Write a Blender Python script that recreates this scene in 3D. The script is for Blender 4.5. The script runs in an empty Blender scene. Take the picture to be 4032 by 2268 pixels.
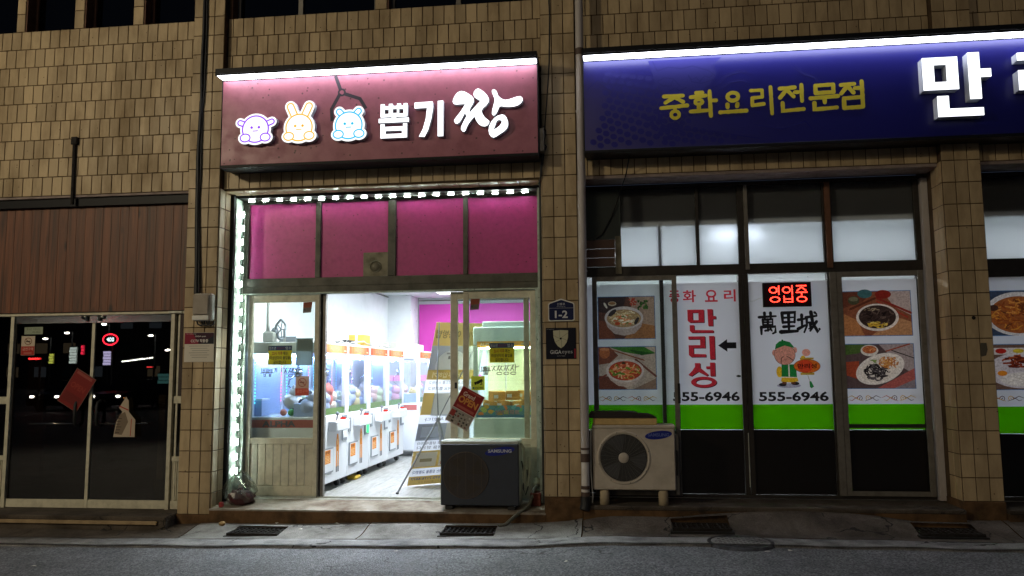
import bpy, math, random
from mathutils import Vector, Matrix, geometry
random.seed(7)
SC = bpy.context.scene
COL = SC.collection
PI = math.pi

# ------------------------------------------------------------------ camera
def cam_axes(yaw, pitch, roll):
    cy, sy, cp, sp = math.cos(yaw), math.sin(yaw), math.cos(pitch), math.sin(pitch)
    f = Vector((-sy*cp, cy*cp, sp)); r = Vector((cy, sy, 0)); u = r.cross(f)
    c, s = math.cos(roll), math.sin(roll)
    return c*r+s*u, -s*r+c*u, f
r_, u_, f_ = cam_axes(.119857, .105575, -.007932)
cd = bpy.data.cameras.new('camera'); CAM = bpy.data.objects.new('camera', cd); COL.objects.link(CAM)
cd.sensor_width = 36; cd.lens = 27.92; cd.clip_start = .05; cd.clip_end = 600
m3 = Matrix((r_, u_, -f_)).transposed().to_4x4()
CAM.matrix_world = Matrix.Translation((.5981, -7.4146, 1.1374)) @ m3
SC.camera = CAM

# ------------------------------------------------------------------ night light
SUN_EL, SUN_AZ = math.radians(15), math.radians(-12)       # street lighting from across the road
w = bpy.data.worlds.new('World'); SC.world = w; w.use_nodes = True
nt = w.node_tree; bg = nt.nodes['Background']
bg.inputs[0].default_value = (.36, .47, .75, 1); bg.inputs[1].default_value = .05      # even night sky over a lit town
sd = bpy.data.lights.new('sun', 'SUN'); sd.energy = .17; sd.angle = math.radians(14); sd.color = (1, .80, .52)
SUN = bpy.data.objects.new('sun', sd); COL.objects.link(SUN)
SUN.rotation_euler = Vector((math.sin(-SUN_AZ)*math.cos(SUN_EL), math.cos(SUN_AZ)*math.cos(SUN_EL), -math.sin(SUN_EL))).to_track_quat('-Z', 'Y').to_euler()
SUN.location = (-3, -20, 9)
vs = SC.view_settings; vs.view_transform = 'Standard'; vs.look = 'None'; vs.exposure = 0; vs.gamma = 1; vs.use_curve_mapping = False
SC.render.engine = 'CYCLES'
SC.cycles.max_bounces = 8; SC.cycles.transparent_max_bounces = 16; SC.cycles.caustics_reflective = False; SC.cycles.caustics_refractive = False
SC.cycles.sample_clamp_indirect = 4

# ------------------------------------------------------------------ helpers
def lin(c):
    return c/12.92 if c <= .04045 else ((c+.055)/1.055)**2.4
def H(s):
    s = s.lstrip('#'); return tuple(lin(int(s[i:i+2], 16)/255) for i in (0, 2, 4))
W = {}
def wloc(o): return W.get(o.name, Vector((0, 0, 0))) if o else Vector((0, 0, 0))
def tag(o, label=None, cat=None, group=None, kind=None):
    if label: o['label'] = label
    if cat: o['category'] = cat
    if group: o['group'] = group
    if kind: o['kind'] = kind
    return o
def thing(name, label, cat, loc=(0, 0, 0), group=None):
    o = bpy.data.objects.new(name, None); COL.objects.link(o); o.empty_display_size = .1
    o.location = loc; W[o.name] = Vector(loc)
    return tag(o, label, cat, group)
def setparent(o, parent):
    if parent: o.parent = parent
class MB:
    def __init__(s): s.v = []; s.f = []; s.sm = []; s.mi = []
    def add(s, vs, fs, sm=False, mi=0):
        n = len(s.v); s.v += [tuple(p) for p in vs]
        for f in fs: s.f.append(tuple(i+n for i in f)); s.sm.append(sm); s.mi.append(mi)
        return s
    def box(s, x0, x1, y0, y1, z0, z1, b=0, mi=0):
        if x1 < x0: x0, x1 = x1, x0
        if y1 < y0: y0, y1 = y1, y0
        if z1 < z0: z0, z1 = z1, z0
        if not b:
            v = [(x0, y0, z0), (x1, y0, z0), (x1, y1, z0), (x0, y1, z0), (x0, y0, z1), (x1, y0, z1), (x1, y1, z1), (x0, y1, z1)]
            return s.add(v, [(0, 3, 2, 1), (4, 5, 6, 7), (0, 1, 5, 4), (1, 2, 6, 5), (2, 3, 7, 6), (3, 0, 4, 7)], False, mi)
        b = min(b, (x1-x0)*.45, (y1-y0)*.45, (z1-z0)*.45)
        v = []; idx = {}
        for ix, (xa, xb) in enumerate(((x0, x0+b), (x1, x1-b))):
            for iy, (ya, yb) in enumerate(((y0, y0+b), (y1, y1-b))):
                for iz, (za, zb) in enumerate(((z0, z0+b), (z1, z1-b))):
                    for k, p in enumerate(((xa, yb, zb), (xb, ya, zb), (xb, yb, za))):
                        idx[ix, iy, iz, k] = len(v); v.append(p)
        I = lambda a, b_, c, k: idx[a, b_, c, k]
        f = []
        for a in (0, 1):
            q = [I(a, 0, 0, 0), I(a, 1, 0, 0), I(a, 1, 1, 0), I(a, 0, 1, 0)]; f.append(q if a else q[::-1])
            q = [I(0, a, 0, 1), I(1, a, 0, 1), I(1, a, 1, 1), I(0, a, 1, 1)]; f.append(q[::-1] if a else q)
            q = [I(0, 0, a, 2), I(1, 0, a, 2), I(1, 1, a, 2), I(0, 1, a, 2)]; f.append(q if a else q[::-1])
        for a in (0, 1):
            for c in (0, 1):
                f.append([I(a, c, 0, 0), I(a, c, 1, 0), I(a, c, 1, 1), I(a, c, 0, 1)])
                f.append([I(a, 0, c, 0), I(a, 1, c, 0), I(a, 1, c, 2), I(a, 0, c, 2)])
                f.append([I(0, a, c, 1), I(1, a, c, 1), I(1, a, c, 2), I(0, a, c, 2)])
                for d in (0, 1): f.append([I(a, c, d, 0), I(a, c, d, 1), I(a, c, d, 2)])
        return s.add(v, f, False, mi)
    def frame(s, x0, x1, z0, z1, t, y0, y1, b=.002, tb=None):
        tb = t if tb is None else tb
        s.box(x0, x0+t, y0, y1, z0, z1, b); s.box(x1-t, x1, y0, y1, z0, z1, b)
        s.box(x0+t, x1-t, y0+.001, y1-.001, z1-t, z1, b); s.box(x0+t, x1-t, y0+.001, y1-.001, z0, z0+tb, b); return s
    def prism(s, loops, y0, y1, mi=0):
        """loops of (x,z): first outer, then holes. y0 front, y1 back"""
        L = [[Vector((p[0], p[1], 0)) for p in l] for l in loops]
        tris = geometry.tessellate_polygon(L)
        fl = [p for l in loops for p in l]; n = len(fl)
        v = [(p[0], y0, p[1]) for p in fl]+[(p[0], y1, p[1]) for p in fl]
        f = [tuple(t) for t in tris]+[tuple(i+n for i in t[::-1]) for t in tris]; o = 0
        for l in loops:
            k = len(l)
            for i in range(k): j = (i+1) % k; f.append((o+i, o+j, o+j+n, o+i+n))
            o += k
        return s.add(v, f, False, mi)
    def tube(s, path, r, n=8, cap=True, mi=0):
        P = [Vector(p) for p in path]; R = r if isinstance(r, (list, tuple)) else [r]*len(P)
        rings = []; up = None
        for i, p in enumerate(P):
            d = (P[min(i+1, len(P)-1)]-P[max(i-1, 0)]).normalized()
            if up is None: up = d.orthogonal().normalized()
            up = (up-d*up.dot(d)).normalized(); sd = d.cross(up)
            rings.append([p+(up*math.cos(2*PI*k/n)+sd*math.sin(2*PI*k/n))*R[i] for k in range(n)])
        v = [q for rg in rings for q in rg]; f = []
        for i in range(len(P)-1):
            for k in range(n): a = i*n+k; b = i*n+(k+1) % n; f.append((a, b, b+n, a+n))
        s.add(v, f, True, mi)
        if cap: s.add(rings[0], [tuple(range(n))[::-1]], False, mi); s.add(rings[-1], [tuple(range(n))], False, mi)
        return s
    def lathe(s, c, prof, axis='z', n=24, mi=0, sm=True):
        c = Vector(c); v = []; m = len(prof)
        for k in range(n):
            a = 2*PI*k/n; ca, sa = math.cos(a), math.sin(a)
            for r, h in prof:
                p = {'z': (r*ca, r*sa, h), 'y': (r*ca, h, r*sa), 'x': (h, r*ca, r*sa)}[axis]; v.append(c+Vector(p))
        f = [(k*m+i, ((k+1) % n)*m+i, ((k+1) % n)*m+i+1, k*m+i+1) for k in range(n) for i in range(m-1)]
        return s.add(v, f, sm, mi)
    def ball(s, c, r, n=12, m=8, mi=0):
        rr = r if isinstance(r, (tuple, list)) else (r, r, r); v = []; f = []
        for i in range(m+1):
            t = PI*i/m
            for k in range(n): a = 2*PI*k/n; v.append((c[0]+rr[0]*math.sin(t)*math.cos(a), c[1]+rr[1]*math.sin(t)*math.sin(a), c[2]+rr[2]*math.cos(t)))
        for i in range(m):
            for k in range(n): k2 = (k+1) % n; f.append((i*n+k, (i+1)*n+k, (i+1)*n+k2, i*n+k2))
        return s.add(v, f, True, mi)
    def mesh(s, name, mats, off=Vector((0, 0, 0))):
        me = bpy.data.meshes.new(name); me.from_pydata([tuple(Vector(p)-off) for p in s.v], [], s.f)
        for m in (mats if isinstance(mats, (list, tuple)) else [mats]): me.materials.append(m)
        me.polygons.foreach_set('use_smooth', s.sm); me.polygons.foreach_set('material_index', s.mi); me.update(); return me
    def build(s, name, mat, parent=None, **t):
        off = wloc(parent); me = s.mesh(name, mat, off)
        o = bpy.data.objects.new(name, me); COL.objects.link(o); setparent(o, parent); W[o.name] = off
        return tag(o, **t)
def B(name, mat, parent, *boxes, b=.002, **t):
    m = MB()
    for q in boxes: m.box(*q, b=b)
    return m.build(name, mat, parent, **t)
def copy_tree(o, parent=None):
    c = o.copy(); COL.objects.link(c); W[c.name] = W.get(o.name, Vector())
    if parent: c.parent = parent
    for ch in list(o.children): copy_tree(ch, c)
    return c
# stroke outline -> closed loop
def stroke(pts, wd, n=6):
    P = [Vector((p[0], p[1])) for p in pts]; Wd = wd if isinstance(wd, (list, tuple)) else [wd]*len(P)
    Lf, Rt = [], []
    for i, p in enumerate(P):
        d = (P[min(i+1, len(P)-1)]-P[max(i-1, 0)])
        d = d.normalized() if d.length > 1e-9 else Vector((1, 0)); nn = Vector((-d.y, d.x)); h = Wd[i]/2
        if 0 < i < len(P)-1:
            d1 = (P[i]-P[i-1]).normalized(); k = max(.5, nn.dot(Vector((-d1.y, d1.x)))); h /= k
        Lf.append(p+nn*h); Rt.append(p-nn*h)
    d = (P[-1]-P[-2]).normalized(); a0 = math.atan2(d.y, d.x); h = Wd[-1]/2
    e1 = [P[-1]+Vector((math.cos(a0+PI/2-PI*k/n), math.sin(a0+PI/2-PI*k/n)))*h for k in range(1, n)] if n else []
    d = (P[0]-P[1]).normalized(); a0 = math.atan2(d.y, d.x); h = Wd[0]/2
    e0 = [P[0]+Vector((math.cos(a0+PI/2-PI*k/n), math.sin(a0+PI/2-PI*k/n)))*h for k in range(1, n)] if n else []
    return [tuple(q) for q in Lf+e1+Rt[::-1]+e0]
def ell(cx, cz, rx, rz, n=28, a0=0, rot=0):
    c, s = math.cos(rot), math.sin(rot); out = []
    for k in range(n):
        x, z = rx*math.cos(2*PI*k/n+a0), rz*math.sin(2*PI*k/n+a0); out.append((cx+x*c-z*s, cz+x*s+z*c))
    return out
def rect(x0, z0, x1, z1): return [(x0, z0), (x1, z0), (x1, z1), (x0, z1)]
def rrect(x0, z0, x1, z1, r, n=4):
    out = []
    for cx, cz, a in ((x1-r, z1-r, 0), (x0+r, z1-r, PI/2), (x0+r, z0+r, PI), (x1-r, z0+r, 1.5*PI)):
        out += [(cx+r*math.cos(a+PI/2*k/n), cz+r*math.sin(a+PI/2*k/n)) for k in range(n+1)]
    return out
_T = {}
def textpolys(body, bold=0.):
    k = (body, bold)
    if k not in _T:
        cu = bpy.data.curves.new('lettering', 'FONT'); cu.body = body; cu.size = 1; cu.offset = bold; cu.resolution_u = 3
        o = bpy.data.objects.new('lettering', cu); me = o.to_mesh()
        v = [(p.co.x, p.co.y) for p in me.vertices]; f = [tuple(p.vertices) for p in me.polygons]
        o.to_mesh_clear(); bpy.data.objects.remove(o); bpy.data.curves.remove(cu)
        if not v: v, f = [(0, 0), (1, 0), (1, 1)], [(0, 1, 2)]
        xs = [p[0] for p in v]; zs = [p[1] for p in v]; _T[k] = (v, f, min(xs), min(zs), max(xs), max(zs))
    return _T[k]
def fit_text(body, x0, z0, x1, z1, bold=0., mirror=False, shear=0):
    v, f, a, b, c, d = textpolys(body, bold); sx = (x1-x0)/(c-a); sz = (z1-z0)/(d-b); out = []
    for x, z in v:
        X = x1-(x-a)*sx if mirror else x0+(x-a)*sx
        Z = z0+(z-b)*sz; out.append((X+shear*(Z-z0), Z))
    return out, f
def solid_text(m, body, x0, z0, x1, z1, y, bold=0., ext=0., mi=0):
    v, f = fit_text(body, x0, z0, x1, z1, bold)
    m.add([(p[0], y, p[1]) for p in v], f, False, mi)
    if ext:
        cnt = {}
        for p in f:
            for i in range(len(p)):
                a, b = p[i], p[(i+1) % len(p)]; k = (min(a, b), max(a, b)); cnt.setdefault(k, []).append((a, b))
        n = len(v); m.add([(p[0], y, p[1]) for p in v]+[(p[0], y+ext, p[1]) for p in v], [(e[0][0], e[0][0]+n, e[0][1]+n, e[0][1]) for e in cnt.values() if len(e) == 1], False, mi)
    return m
class Art:
    """flat print: coloured shapes in (x,z), each layer a hair in front of the last"""
    def __init__(s, y, step=.00012): s.y = y; s.st = step; s.k = 0; s.v = []; s.f = []; s.c = []
    def _add(s, pts, faces, col):
        n = len(s.v); y = s.y-s.k*s.st; s.k += 1
        s.v += [(p[0], y, p[1]) for p in pts]; s.f += [tuple(i+n for i in f) for f in faces]
        c = H(col) if isinstance(col, str) else col; s.c += [(c[0], c[1], c[2], 1)]*len(pts); return s
    def poly(s, pts, col, holes=()):
        L = [pts]+list(holes); t = geometry.tessellate_polygon([[Vector((p[0], p[1], 0)) for p in l] for l in L])
        return s._add([p for l in L for p in l], [tuple(x) for x in t], col)
    def rect(s, x0, z0, x1, z1, col): return s._add(rect(x0, z0, x1, z1), [(0, 1, 2, 3)], col)
    def ell(s, cx, cz, rx, rz, col, n=24, rot=0): return s._add(ell(cx, cz, rx, rz, n, 0, rot), [tuple(range(n))], col)
    def ring(s, cx, cz, rx, rz, t, col, n=28): return s.poly(ell(cx, cz, rx, rz, n), col, [ell(cx, cz, rx-t, rz-t, n)])
    def stroke(s, pts, wd, col, n=4): return s.poly(stroke(pts, wd, n), col)
    def text(s, body, x0, z0, x1, z1, col, bold=0., mirror=False):
        v, f = fit_text(body, x0, z0, x1, z1, bold, mirror); return s._add(v, f, col)
    def build(s, name, mat, parent=None, xform=None, **t):
        off = wloc(parent); me = bpy.data.meshes.new(name)
        vs = [xform(Vector(p)) if xform else Vector(p) for p in s.v]
        me.from_pydata([tuple(p-off) for p in vs], [], s.f); at = me.color_attributes.new('Col', 'FLOAT_COLOR', 'POINT')
        at.data.foreach_set('color', [x for c in s.c for x in c]); me.materials.append(mat); me.update()
        o = bpy.data.objects.new(name, me); COL.objects.link(o); setparent(o, parent); W[o.name] = off; return tag(o, **t)

# ------------------------------------------------------------------ materials
def newmat(name):
    m = bpy.data.materials.new(name); m.use_nodes = True; nt = m.node_tree; nt.nodes.clear()
    return m, nt, nt.nodes.new('ShaderNodeOutputMaterial')
def N(nt, t, **kw):
    n = nt.nodes.new(t)
    for k, v in kw.items():
        if hasattr(n, k): setattr(n, k, v)
        else: n.inputs[k.replace('_', ' ')].default_value = v
    return n
def mixrgb(nt, a, b, fac, mode='MIX'):
    n = nt.nodes.new('ShaderNodeMix'); n.data_type = 'RGBA'; n.blend_type = mode
    for s, v in ((6, a), (7, b), (0, fac)):
        if isinstance(v, bpy.types.NodeSocket): nt.links.new(v, n.inputs[s])
        else: n.inputs[s].default_value = (*v, 1) if isinstance(v, tuple) else v
    return n.outputs[2]
def mat(name, col, rough=.6, metal=0., dirt=None, dscale=6., damt=.5, bump=0., bscale=60., spec=.5, stretch=(1, 1, 1), coat=0., var=0., specks=None, crack=0., grain=0.):
    m, nt, out = newmat(name); p = nt.nodes.new('ShaderNodeBsdfPrincipled'); nt.links.new(p.outputs[0], out.inputs[0])
    c = H(col) if isinstance(col, str) else col
    p.inputs['Roughness'].default_value = rough; p.inputs['Metallic'].default_value = metal; p.inputs['Specular IOR Level'].default_value = spec
    p.inputs['Coat Weight'].default_value = coat
    g = nt.nodes.new('ShaderNodeNewGeometry'); mp = nt.nodes.new('ShaderNodeMapping'); mp.inputs[3].default_value = stretch
    nt.links.new(g.outputs['Position'], mp.inputs[0]); src = c
    if var:
        oi = nt.nodes.new('ShaderNodeObjectInfo'); ad = N(nt, 'ShaderNodeMath', operation='ADD'); fr = N(nt, 'ShaderNodeMath', operation='FRACT')
        nt.links.new(oi.outputs['Random'], ad.inputs[0]); nt.links.new(g.outputs['Random Per Island'], ad.inputs[1]); nt.links.new(ad.outputs[0], fr.inputs[0])
        r = nt.nodes.new('ShaderNodeValToRGB'); nt.links.new(fr.outputs[0], r.inputs[0])
        r.color_ramp.elements[0].color = (*[x*(1-var) for x in c], 1); r.color_ramp.elements[1].color = (*[min(1, x*(1+var)) for x in c], 1); src = r.outputs[0]
    if dirt:
        n1 = N(nt, 'ShaderNodeTexNoise', Scale=dscale, Detail=6., Roughness=.65); nt.links.new(mp.outputs[0], n1.inputs['Vector'])
        r = nt.nodes.new('ShaderNodeValToRGB'); r.color_ramp.elements[0].position = .42; r.color_ramp.elements[1].position = .72
        r.color_ramp.elements[1].color = (damt, damt, damt, 1); nt.links.new(n1.outputs[0], r.inputs[0])
        src = mixrgb(nt, src, H(dirt) if isinstance(dirt, str) else dirt, r.outputs[0])
        rr = N(nt, 'ShaderNodeMath', operation='MULTIPLY_ADD'); nt.links.new(r.outputs[0], rr.inputs[0]); rr.inputs[1].default_value = .35; rr.inputs[2].default_value = rough; nt.links.new(rr.outputs[0], p.inputs['Roughness'])
    if specks:
        vz = N(nt, 'ShaderNodeTexVoronoi', Scale=specks[0]); nt.links.new(g.outputs['Position'], vz.inputs['Vector'])
        lt = N(nt, 'ShaderNodeMath', operation='LESS_THAN'); nt.links.new(vz.outputs['Distance'], lt.inputs[0]); lt.inputs[1].default_value = .17
        sp_ = nt.nodes.new('ShaderNodeSeparateColor'); nt.links.new(vz.outputs['Color'], sp_.inputs[0]); gt = N(nt, 'ShaderNodeMath', operation='LESS_THAN'); nt.links.new(sp_.outputs[0], gt.inputs[0]); gt.inputs[1].default_value = specks[1]
        mu = N(nt, 'ShaderNodeMath', operation='MULTIPLY'); nt.links.new(lt.outputs[0], mu.inputs[0]); nt.links.new(gt.outputs[0], mu.inputs[1]); m7 = N(nt, 'ShaderNodeMath', operation='MULTIPLY'); nt.links.new(mu.outputs[0], m7.inputs[0]); m7.inputs[1].default_value = .75
        src = mixrgb(nt, src, H(specks[2]), m7.outputs[0])
    if crack:
        nz = N(nt, 'ShaderNodeTexNoise', Scale=3.5, Detail=4.); nt.links.new(g.outputs['Position'], nz.inputs['Vector']); vm = N(nt, 'ShaderNodeVectorMath', operation='MULTIPLY_ADD'); nt.links.new(nz.outputs['Color'], vm.inputs[0]); vm.inputs[1].default_value = (.5, .5, .5); nt.links.new(g.outputs['Position'], vm.inputs[2])
        vc = N(nt, 'ShaderNodeTexVoronoi', Scale=crack, feature='DISTANCE_TO_EDGE'); nt.links.new(vm.outputs[0], vc.inputs['Vector']); lc = N(nt, 'ShaderNodeMath', operation='LESS_THAN'); nt.links.new(vc.outputs['Distance'], lc.inputs[0]); lc.inputs[1].default_value = .008
        nm = N(nt, 'ShaderNodeTexNoise', Scale=1.1); nt.links.new(g.outputs['Position'], nm.inputs['Vector']); gm = N(nt, 'ShaderNodeMath', operation='GREATER_THAN'); nt.links.new(nm.outputs[0], gm.inputs[0]); gm.inputs[1].default_value = .5
        mc_ = N(nt, 'ShaderNodeMath', operation='MULTIPLY'); nt.links.new(lc.outputs[0], mc_.inputs[0]); nt.links.new(gm.outputs[0], mc_.inputs[1]); src = mixrgb(nt, src, (.012, .011, .01), mc_.outputs[0])
    if grain:
        ng = N(nt, 'ShaderNodeTexNoise', Scale=160., Detail=3.); nt.links.new(g.outputs['Position'], ng.inputs['Vector']); rg = nt.nodes.new('ShaderNodeValToRGB'); nt.links.new(ng.outputs[0], rg.inputs[0]); rg.color_ramp.elements[0].position = .3; rg.color_ramp.elements[1].position = .7
        rg.color_ramp.elements[0].color = (1-grain, 1-grain, 1-grain, 1); rg.color_ramp.elements[1].color = (1+grain, 1+grain, 1+grain, 1); src = mixrgb(nt, src, rg.outputs[0], 1., 'MULTIPLY')
    if isinstance(src, tuple): p.inputs['Base Color'].default_value = (*src, 1)
    else: nt.links.new(src, p.inputs['Base Color'])
    if bump:
        n2 = N(nt, 'ShaderNodeTexNoise', Scale=bscale, Detail=4.); nt.links.new(mp.outputs[0], n2.inputs['Vector'])
        bp = N(nt, 'ShaderNodeBump', Strength=bump, Distance=.01); nt.links.new(n2.outputs[0], bp.inputs['Height']); nt.links.new(bp.outputs[0], p.inputs['Normal'])
    return m
def emit(name, col, s):
    m, nt, out = newmat(name); e = nt.nodes.new('ShaderNodeEmission'); e.inputs[0].default_value = (*(H(col) if isinstance(col, str) else col), 1); e.inputs[1].default_value = s
    nt.links.new(e.outputs[0], out.inputs[0]); return m
def glass(name, tint=(1, 1, 1), f0=.05, rough=0., dust=0.):
    m, nt, out = newmat(name); tr = nt.nodes.new('ShaderNodeBsdfTransparent'); tr.inputs[0].default_value = (*tint, 1)
    gl = nt.nodes.new('ShaderNodeBsdfGlossy'); gl.inputs['Roughness'].default_value = rough
    lw = N(nt, 'ShaderNodeLayerWeight'); pw = N(nt, 'ShaderNodeMath', operation='POWER'); nt.links.new(lw.outputs['Facing'], pw.inputs[0]); pw.inputs[1].default_value = 5
    ma = N(nt, 'ShaderNodeMath', operation='MULTIPLY_ADD'); nt.links.new(pw.outputs[0], ma.inputs[0]); ma.inputs[1].default_value = .9; ma.inputs[2].default_value = f0
    mx = nt.nodes.new('ShaderNodeMixShader'); nt.links.new(ma.outputs[0], mx.inputs[0]); nt.links.new(tr.outputs[0], mx.inputs[1]); nt.links.new(gl.outputs[0], mx.inputs[2])
    last = mx
    if dust:
        df = nt.nodes.new('ShaderNodeBsdfDiffuse'); df.inputs[0].default_value = (.5, .5, .48, 1)
        g = nt.nodes.new('ShaderNodeNewGeometry'); n1 = N(nt, 'ShaderNodeTexNoise', Scale=4., Detail=8., Roughness=.7); nt.links.new(g.outputs['Position'], n1.inputs['Vector'])
        r = nt.nodes.new('ShaderNodeValToRGB'); r.color_ramp.elements[0].position = .4; r.color_ramp.elements[1].color = (dust, dust, dust, 1); nt.links.new(n1.outputs[0], r.inputs[0])
        m2 = nt.nodes.new('ShaderNodeMixShader'); nt.links.new(r.outputs[0], m2.inputs[0]); nt.links.new(mx.outputs[0], m2.inputs[1]); nt.links.new(df.outputs[0], m2.inputs[2]); last = m2
    nt.links.new(last.outputs[0], out.inputs[0]); return m
def vinyl(name, col=None, trans=.6, rough=.4, spec=.25):
    """thin printed sheet on glass: part of the room light passes through it"""
    m, nt, out = newmat(name); p = nt.nodes.new('ShaderNodeBsdfPrincipled'); t = nt.nodes.new('ShaderNodeBsdfTranslucent'); mx = nt.nodes.new('ShaderNodeMixShader')
    p.inputs['Roughness'].default_value = rough; p.inputs['Specular IOR Level'].default_value = spec; mx.inputs[0].default_value = trans
    if col: c = H(col) if isinstance(col, str) else col; p.inputs['Base Color'].default_value = (*c, 1); t.inputs[0].default_value = (*c, 1)
    else:
        a = nt.nodes.new('ShaderNodeVertexColor'); a.layer_name = 'Col'; nt.links.new(a.outputs[0], p.inputs['Base Color']); nt.links.new(a.outputs[0], t.inputs[0])
    nt.links.new(p.outputs[0], mx.inputs[1]); nt.links.new(t.outputs[0], mx.inputs[2]); nt.links.new(mx.outputs[0], out.inputs[0]); return m
M = {}
M['tile'] = mat('glazed_tile', '#b5a07d', .45, dirt='#665236', dscale=4.5, damt=.65, bump=.14, bscale=25, var=.17, spec=.3, stretch=(1, 1, .3), specks=(28., .06, '#4a3320'))
M['grout'] = mat('tile_grout', '#523f29', .9, dirt='#33241a', dscale=8, damt=.8)
M['concrete'] = mat('concrete', '#84827e', .8, dirt='#3c3833', dscale=2.6, damt=.95, bump=.5, bscale=70, crack=1.3, grain=.35, specks=(22., .12, '#2a2724'))
M['stepcon'] = mat('step_concrete', '#8f877a', .8, dirt='#4a3423', dscale=4, damt=.9, bump=.3, bscale=50)
M['stepface'] = mat('stained_concrete', '#64492c', .9, dirt='#1d1610', dscale=4, damt=.95, bump=.4, bscale=40)
M['darkcon'] = mat('grimy_concrete', '#534a40', .9, dirt='#241d17', dscale=4, damt=.9, bump=.5, bscale=50, crack=1.5, grain=.4)
M['alu'] = mat('aged_aluminium', '#b9bcb2', .42, .25, dirt='#6c6a5c', dscale=14, damt=.5, spec=.5)
M['creamalu'] = mat('cream_painted_aluminium', '#c9c4ad', .5, 0, dirt='#7a7563', dscale=12, damt=.45)
M['bronze'] = mat('dark_bronze_aluminium', '#2b2622', .45, .2, dirt='#14110f', dscale=10, damt=.5)
M['greyalu'] = mat('grey_aluminium', '#77736c', .45, .3, dirt='#433f39', dscale=10, damt=.5)
M['brownwood'] = mat('brown_frame', '#6b4630', .6, dirt='#3a2416', dscale=9, damt=.5)
M['black'] = mat('black_rubber', '#101112', .6)
M['blackmetal'] = mat('black_metal', '#08090f', .5, 0, spec=.2)
M['cable'] = mat('cable_sheath', '#15161a', .5)
M['white'] = mat('white_plastic', '#d8d8d2', .45, dirt='#9c9788', dscale=14, damt=.3)
M['wallwhite'] = mat('white_plaster', '#dfe3e4', .85, dirt='#b9bcbc', dscale=3, damt=.35, specks=(13., .05, '#9a9c9c'))
M['floorlam'] = mat('laminate_floor', '#9c9c99', .35, dirt='#6d6b66', dscale=7, damt=.6, stretch=(4, .6, 1))
M['night'] = glass('window_glass_upper', (.25, .27, .3), .06)
M['glass'] = glass('clear_glass', (.93, .97, .95), .045, dust=.06)
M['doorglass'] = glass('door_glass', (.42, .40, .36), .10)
M['paper'] = vinyl('print_paper', None, .12, .6)
M['print'] = vinyl('window_print', None, .45)
M['rust'] = mat('rusty_iron', '#2b2826', .8, .4, dirt='#1c1410', dscale=20, damt=.7, bump=.3, bscale=90)
M['iron'] = mat('cast_iron', '#4d4d50', .6, .6, dirt='#15130f', dscale=12, damt=.7, bump=.2, bscale=120)
def asphalt_mat():
    m, nt, out = newmat('worn_asphalt'); p = nt.nodes.new('ShaderNodeBsdfPrincipled'); nt.links.new(p.outputs[0], out.inputs[0])
    g = nt.nodes.new('ShaderNodeNewGeometry')
    v = N(nt, 'ShaderNodeTexVoronoi', Scale=80.); nt.links.new(g.outputs['Position'], v.inputs['Vector'])
    n = N(nt, 'ShaderNodeTexNoise', Scale=1.6, Detail=8., Roughness=.7); nt.links.new(g.outputs['Position'], n.inputs['Vector'])
    n2 = N(nt, 'ShaderNodeTexNoise', Scale=140., Detail=3.); nt.links.new(g.outputs['Position'], n2.inputs['Vector'])
    r = nt.nodes.new('ShaderNodeValToRGB'); nt.links.new(v.outputs['Color'], r.inputs[0]); cr = r.color_ramp
    cr.elements[0].color = (.066, .07, .08, 1); cr.elements[1].color = (.32, .325, .34, 1); cr.elements[0].position = .25; cr.elements[1].position = .95
    rr = nt.nodes.new('ShaderNodeValToRGB'); nt.links.new(n.outputs[0], rr.inputs[0]); rr.color_ramp.elements[0].color = (.5, .5, .52, 1); rr.color_ramp.elements[1].color = (1.15, 1.15, 1.15, 1); rr.color_ramp.elements[0].position = .3; rr.color_ramp.elements[1].position = .7
    nz = N(nt, 'ShaderNodeTexNoise', Scale=2.5, Detail=4.); nt.links.new(g.outputs['Position'], nz.inputs['Vector']); vm = N(nt, 'ShaderNodeVectorMath', operation='MULTIPLY_ADD'); nt.links.new(nz.outputs['Color'], vm.inputs[0]); vm.inputs[1].default_value = (.7, .7, .7); nt.links.new(g.outputs['Position'], vm.inputs[2])
    vc = N(nt, 'ShaderNodeTexVoronoi', Scale=.55, feature='DISTANCE_TO_EDGE'); nt.links.new(vm.outputs[0], vc.inputs['Vector']); lc = N(nt, 'ShaderNodeMath', operation='LESS_THAN'); nt.links.new(vc.outputs['Distance'], lc.inputs[0]); lc0 = lc; lc0.inputs[1].default_value = .0045; nq = N(nt, 'ShaderNodeTexNoise', Scale=.6); nt.links.new(g.outputs['Position'], nq.inputs['Vector']); gq = N(nt, 'ShaderNodeMath', operation='GREATER_THAN'); nt.links.new(nq.outputs[0], gq.inputs[0]); gq.inputs[1].default_value = .53; lc = N(nt, 'ShaderNodeMath', operation='MULTIPLY'); nt.links.new(lc0.outputs[0], lc.inputs[0]); nt.links.new(gq.outputs[0], lc.inputs[1])
    nt.links.new(mixrgb(nt, mixrgb(nt, r.outputs[0], rr.outputs[0], 1., 'MULTIPLY'), (.02, .02, .021), lc.outputs[0]), p.inputs['Base Color'])
    p.inputs['Roughness'].default_value = .62
    ad = N(nt, 'ShaderNodeMath', operation='MULTIPLY_ADD'); nt.links.new(v.outputs['Distance'], ad.inputs[0]); ad.inputs[1].default_value = -1.; nt.links.new(n2.outputs[0], ad.inputs[2])
    b = N(nt, 'ShaderNodeBump', Strength=.75, Distance=.008); nt.links.new(ad.outputs[0], b.inputs['Height']); nt.links.new(b.outputs[0], p.inputs['Normal']); return m
M['asphalt'] = asphalt_mat()
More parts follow.
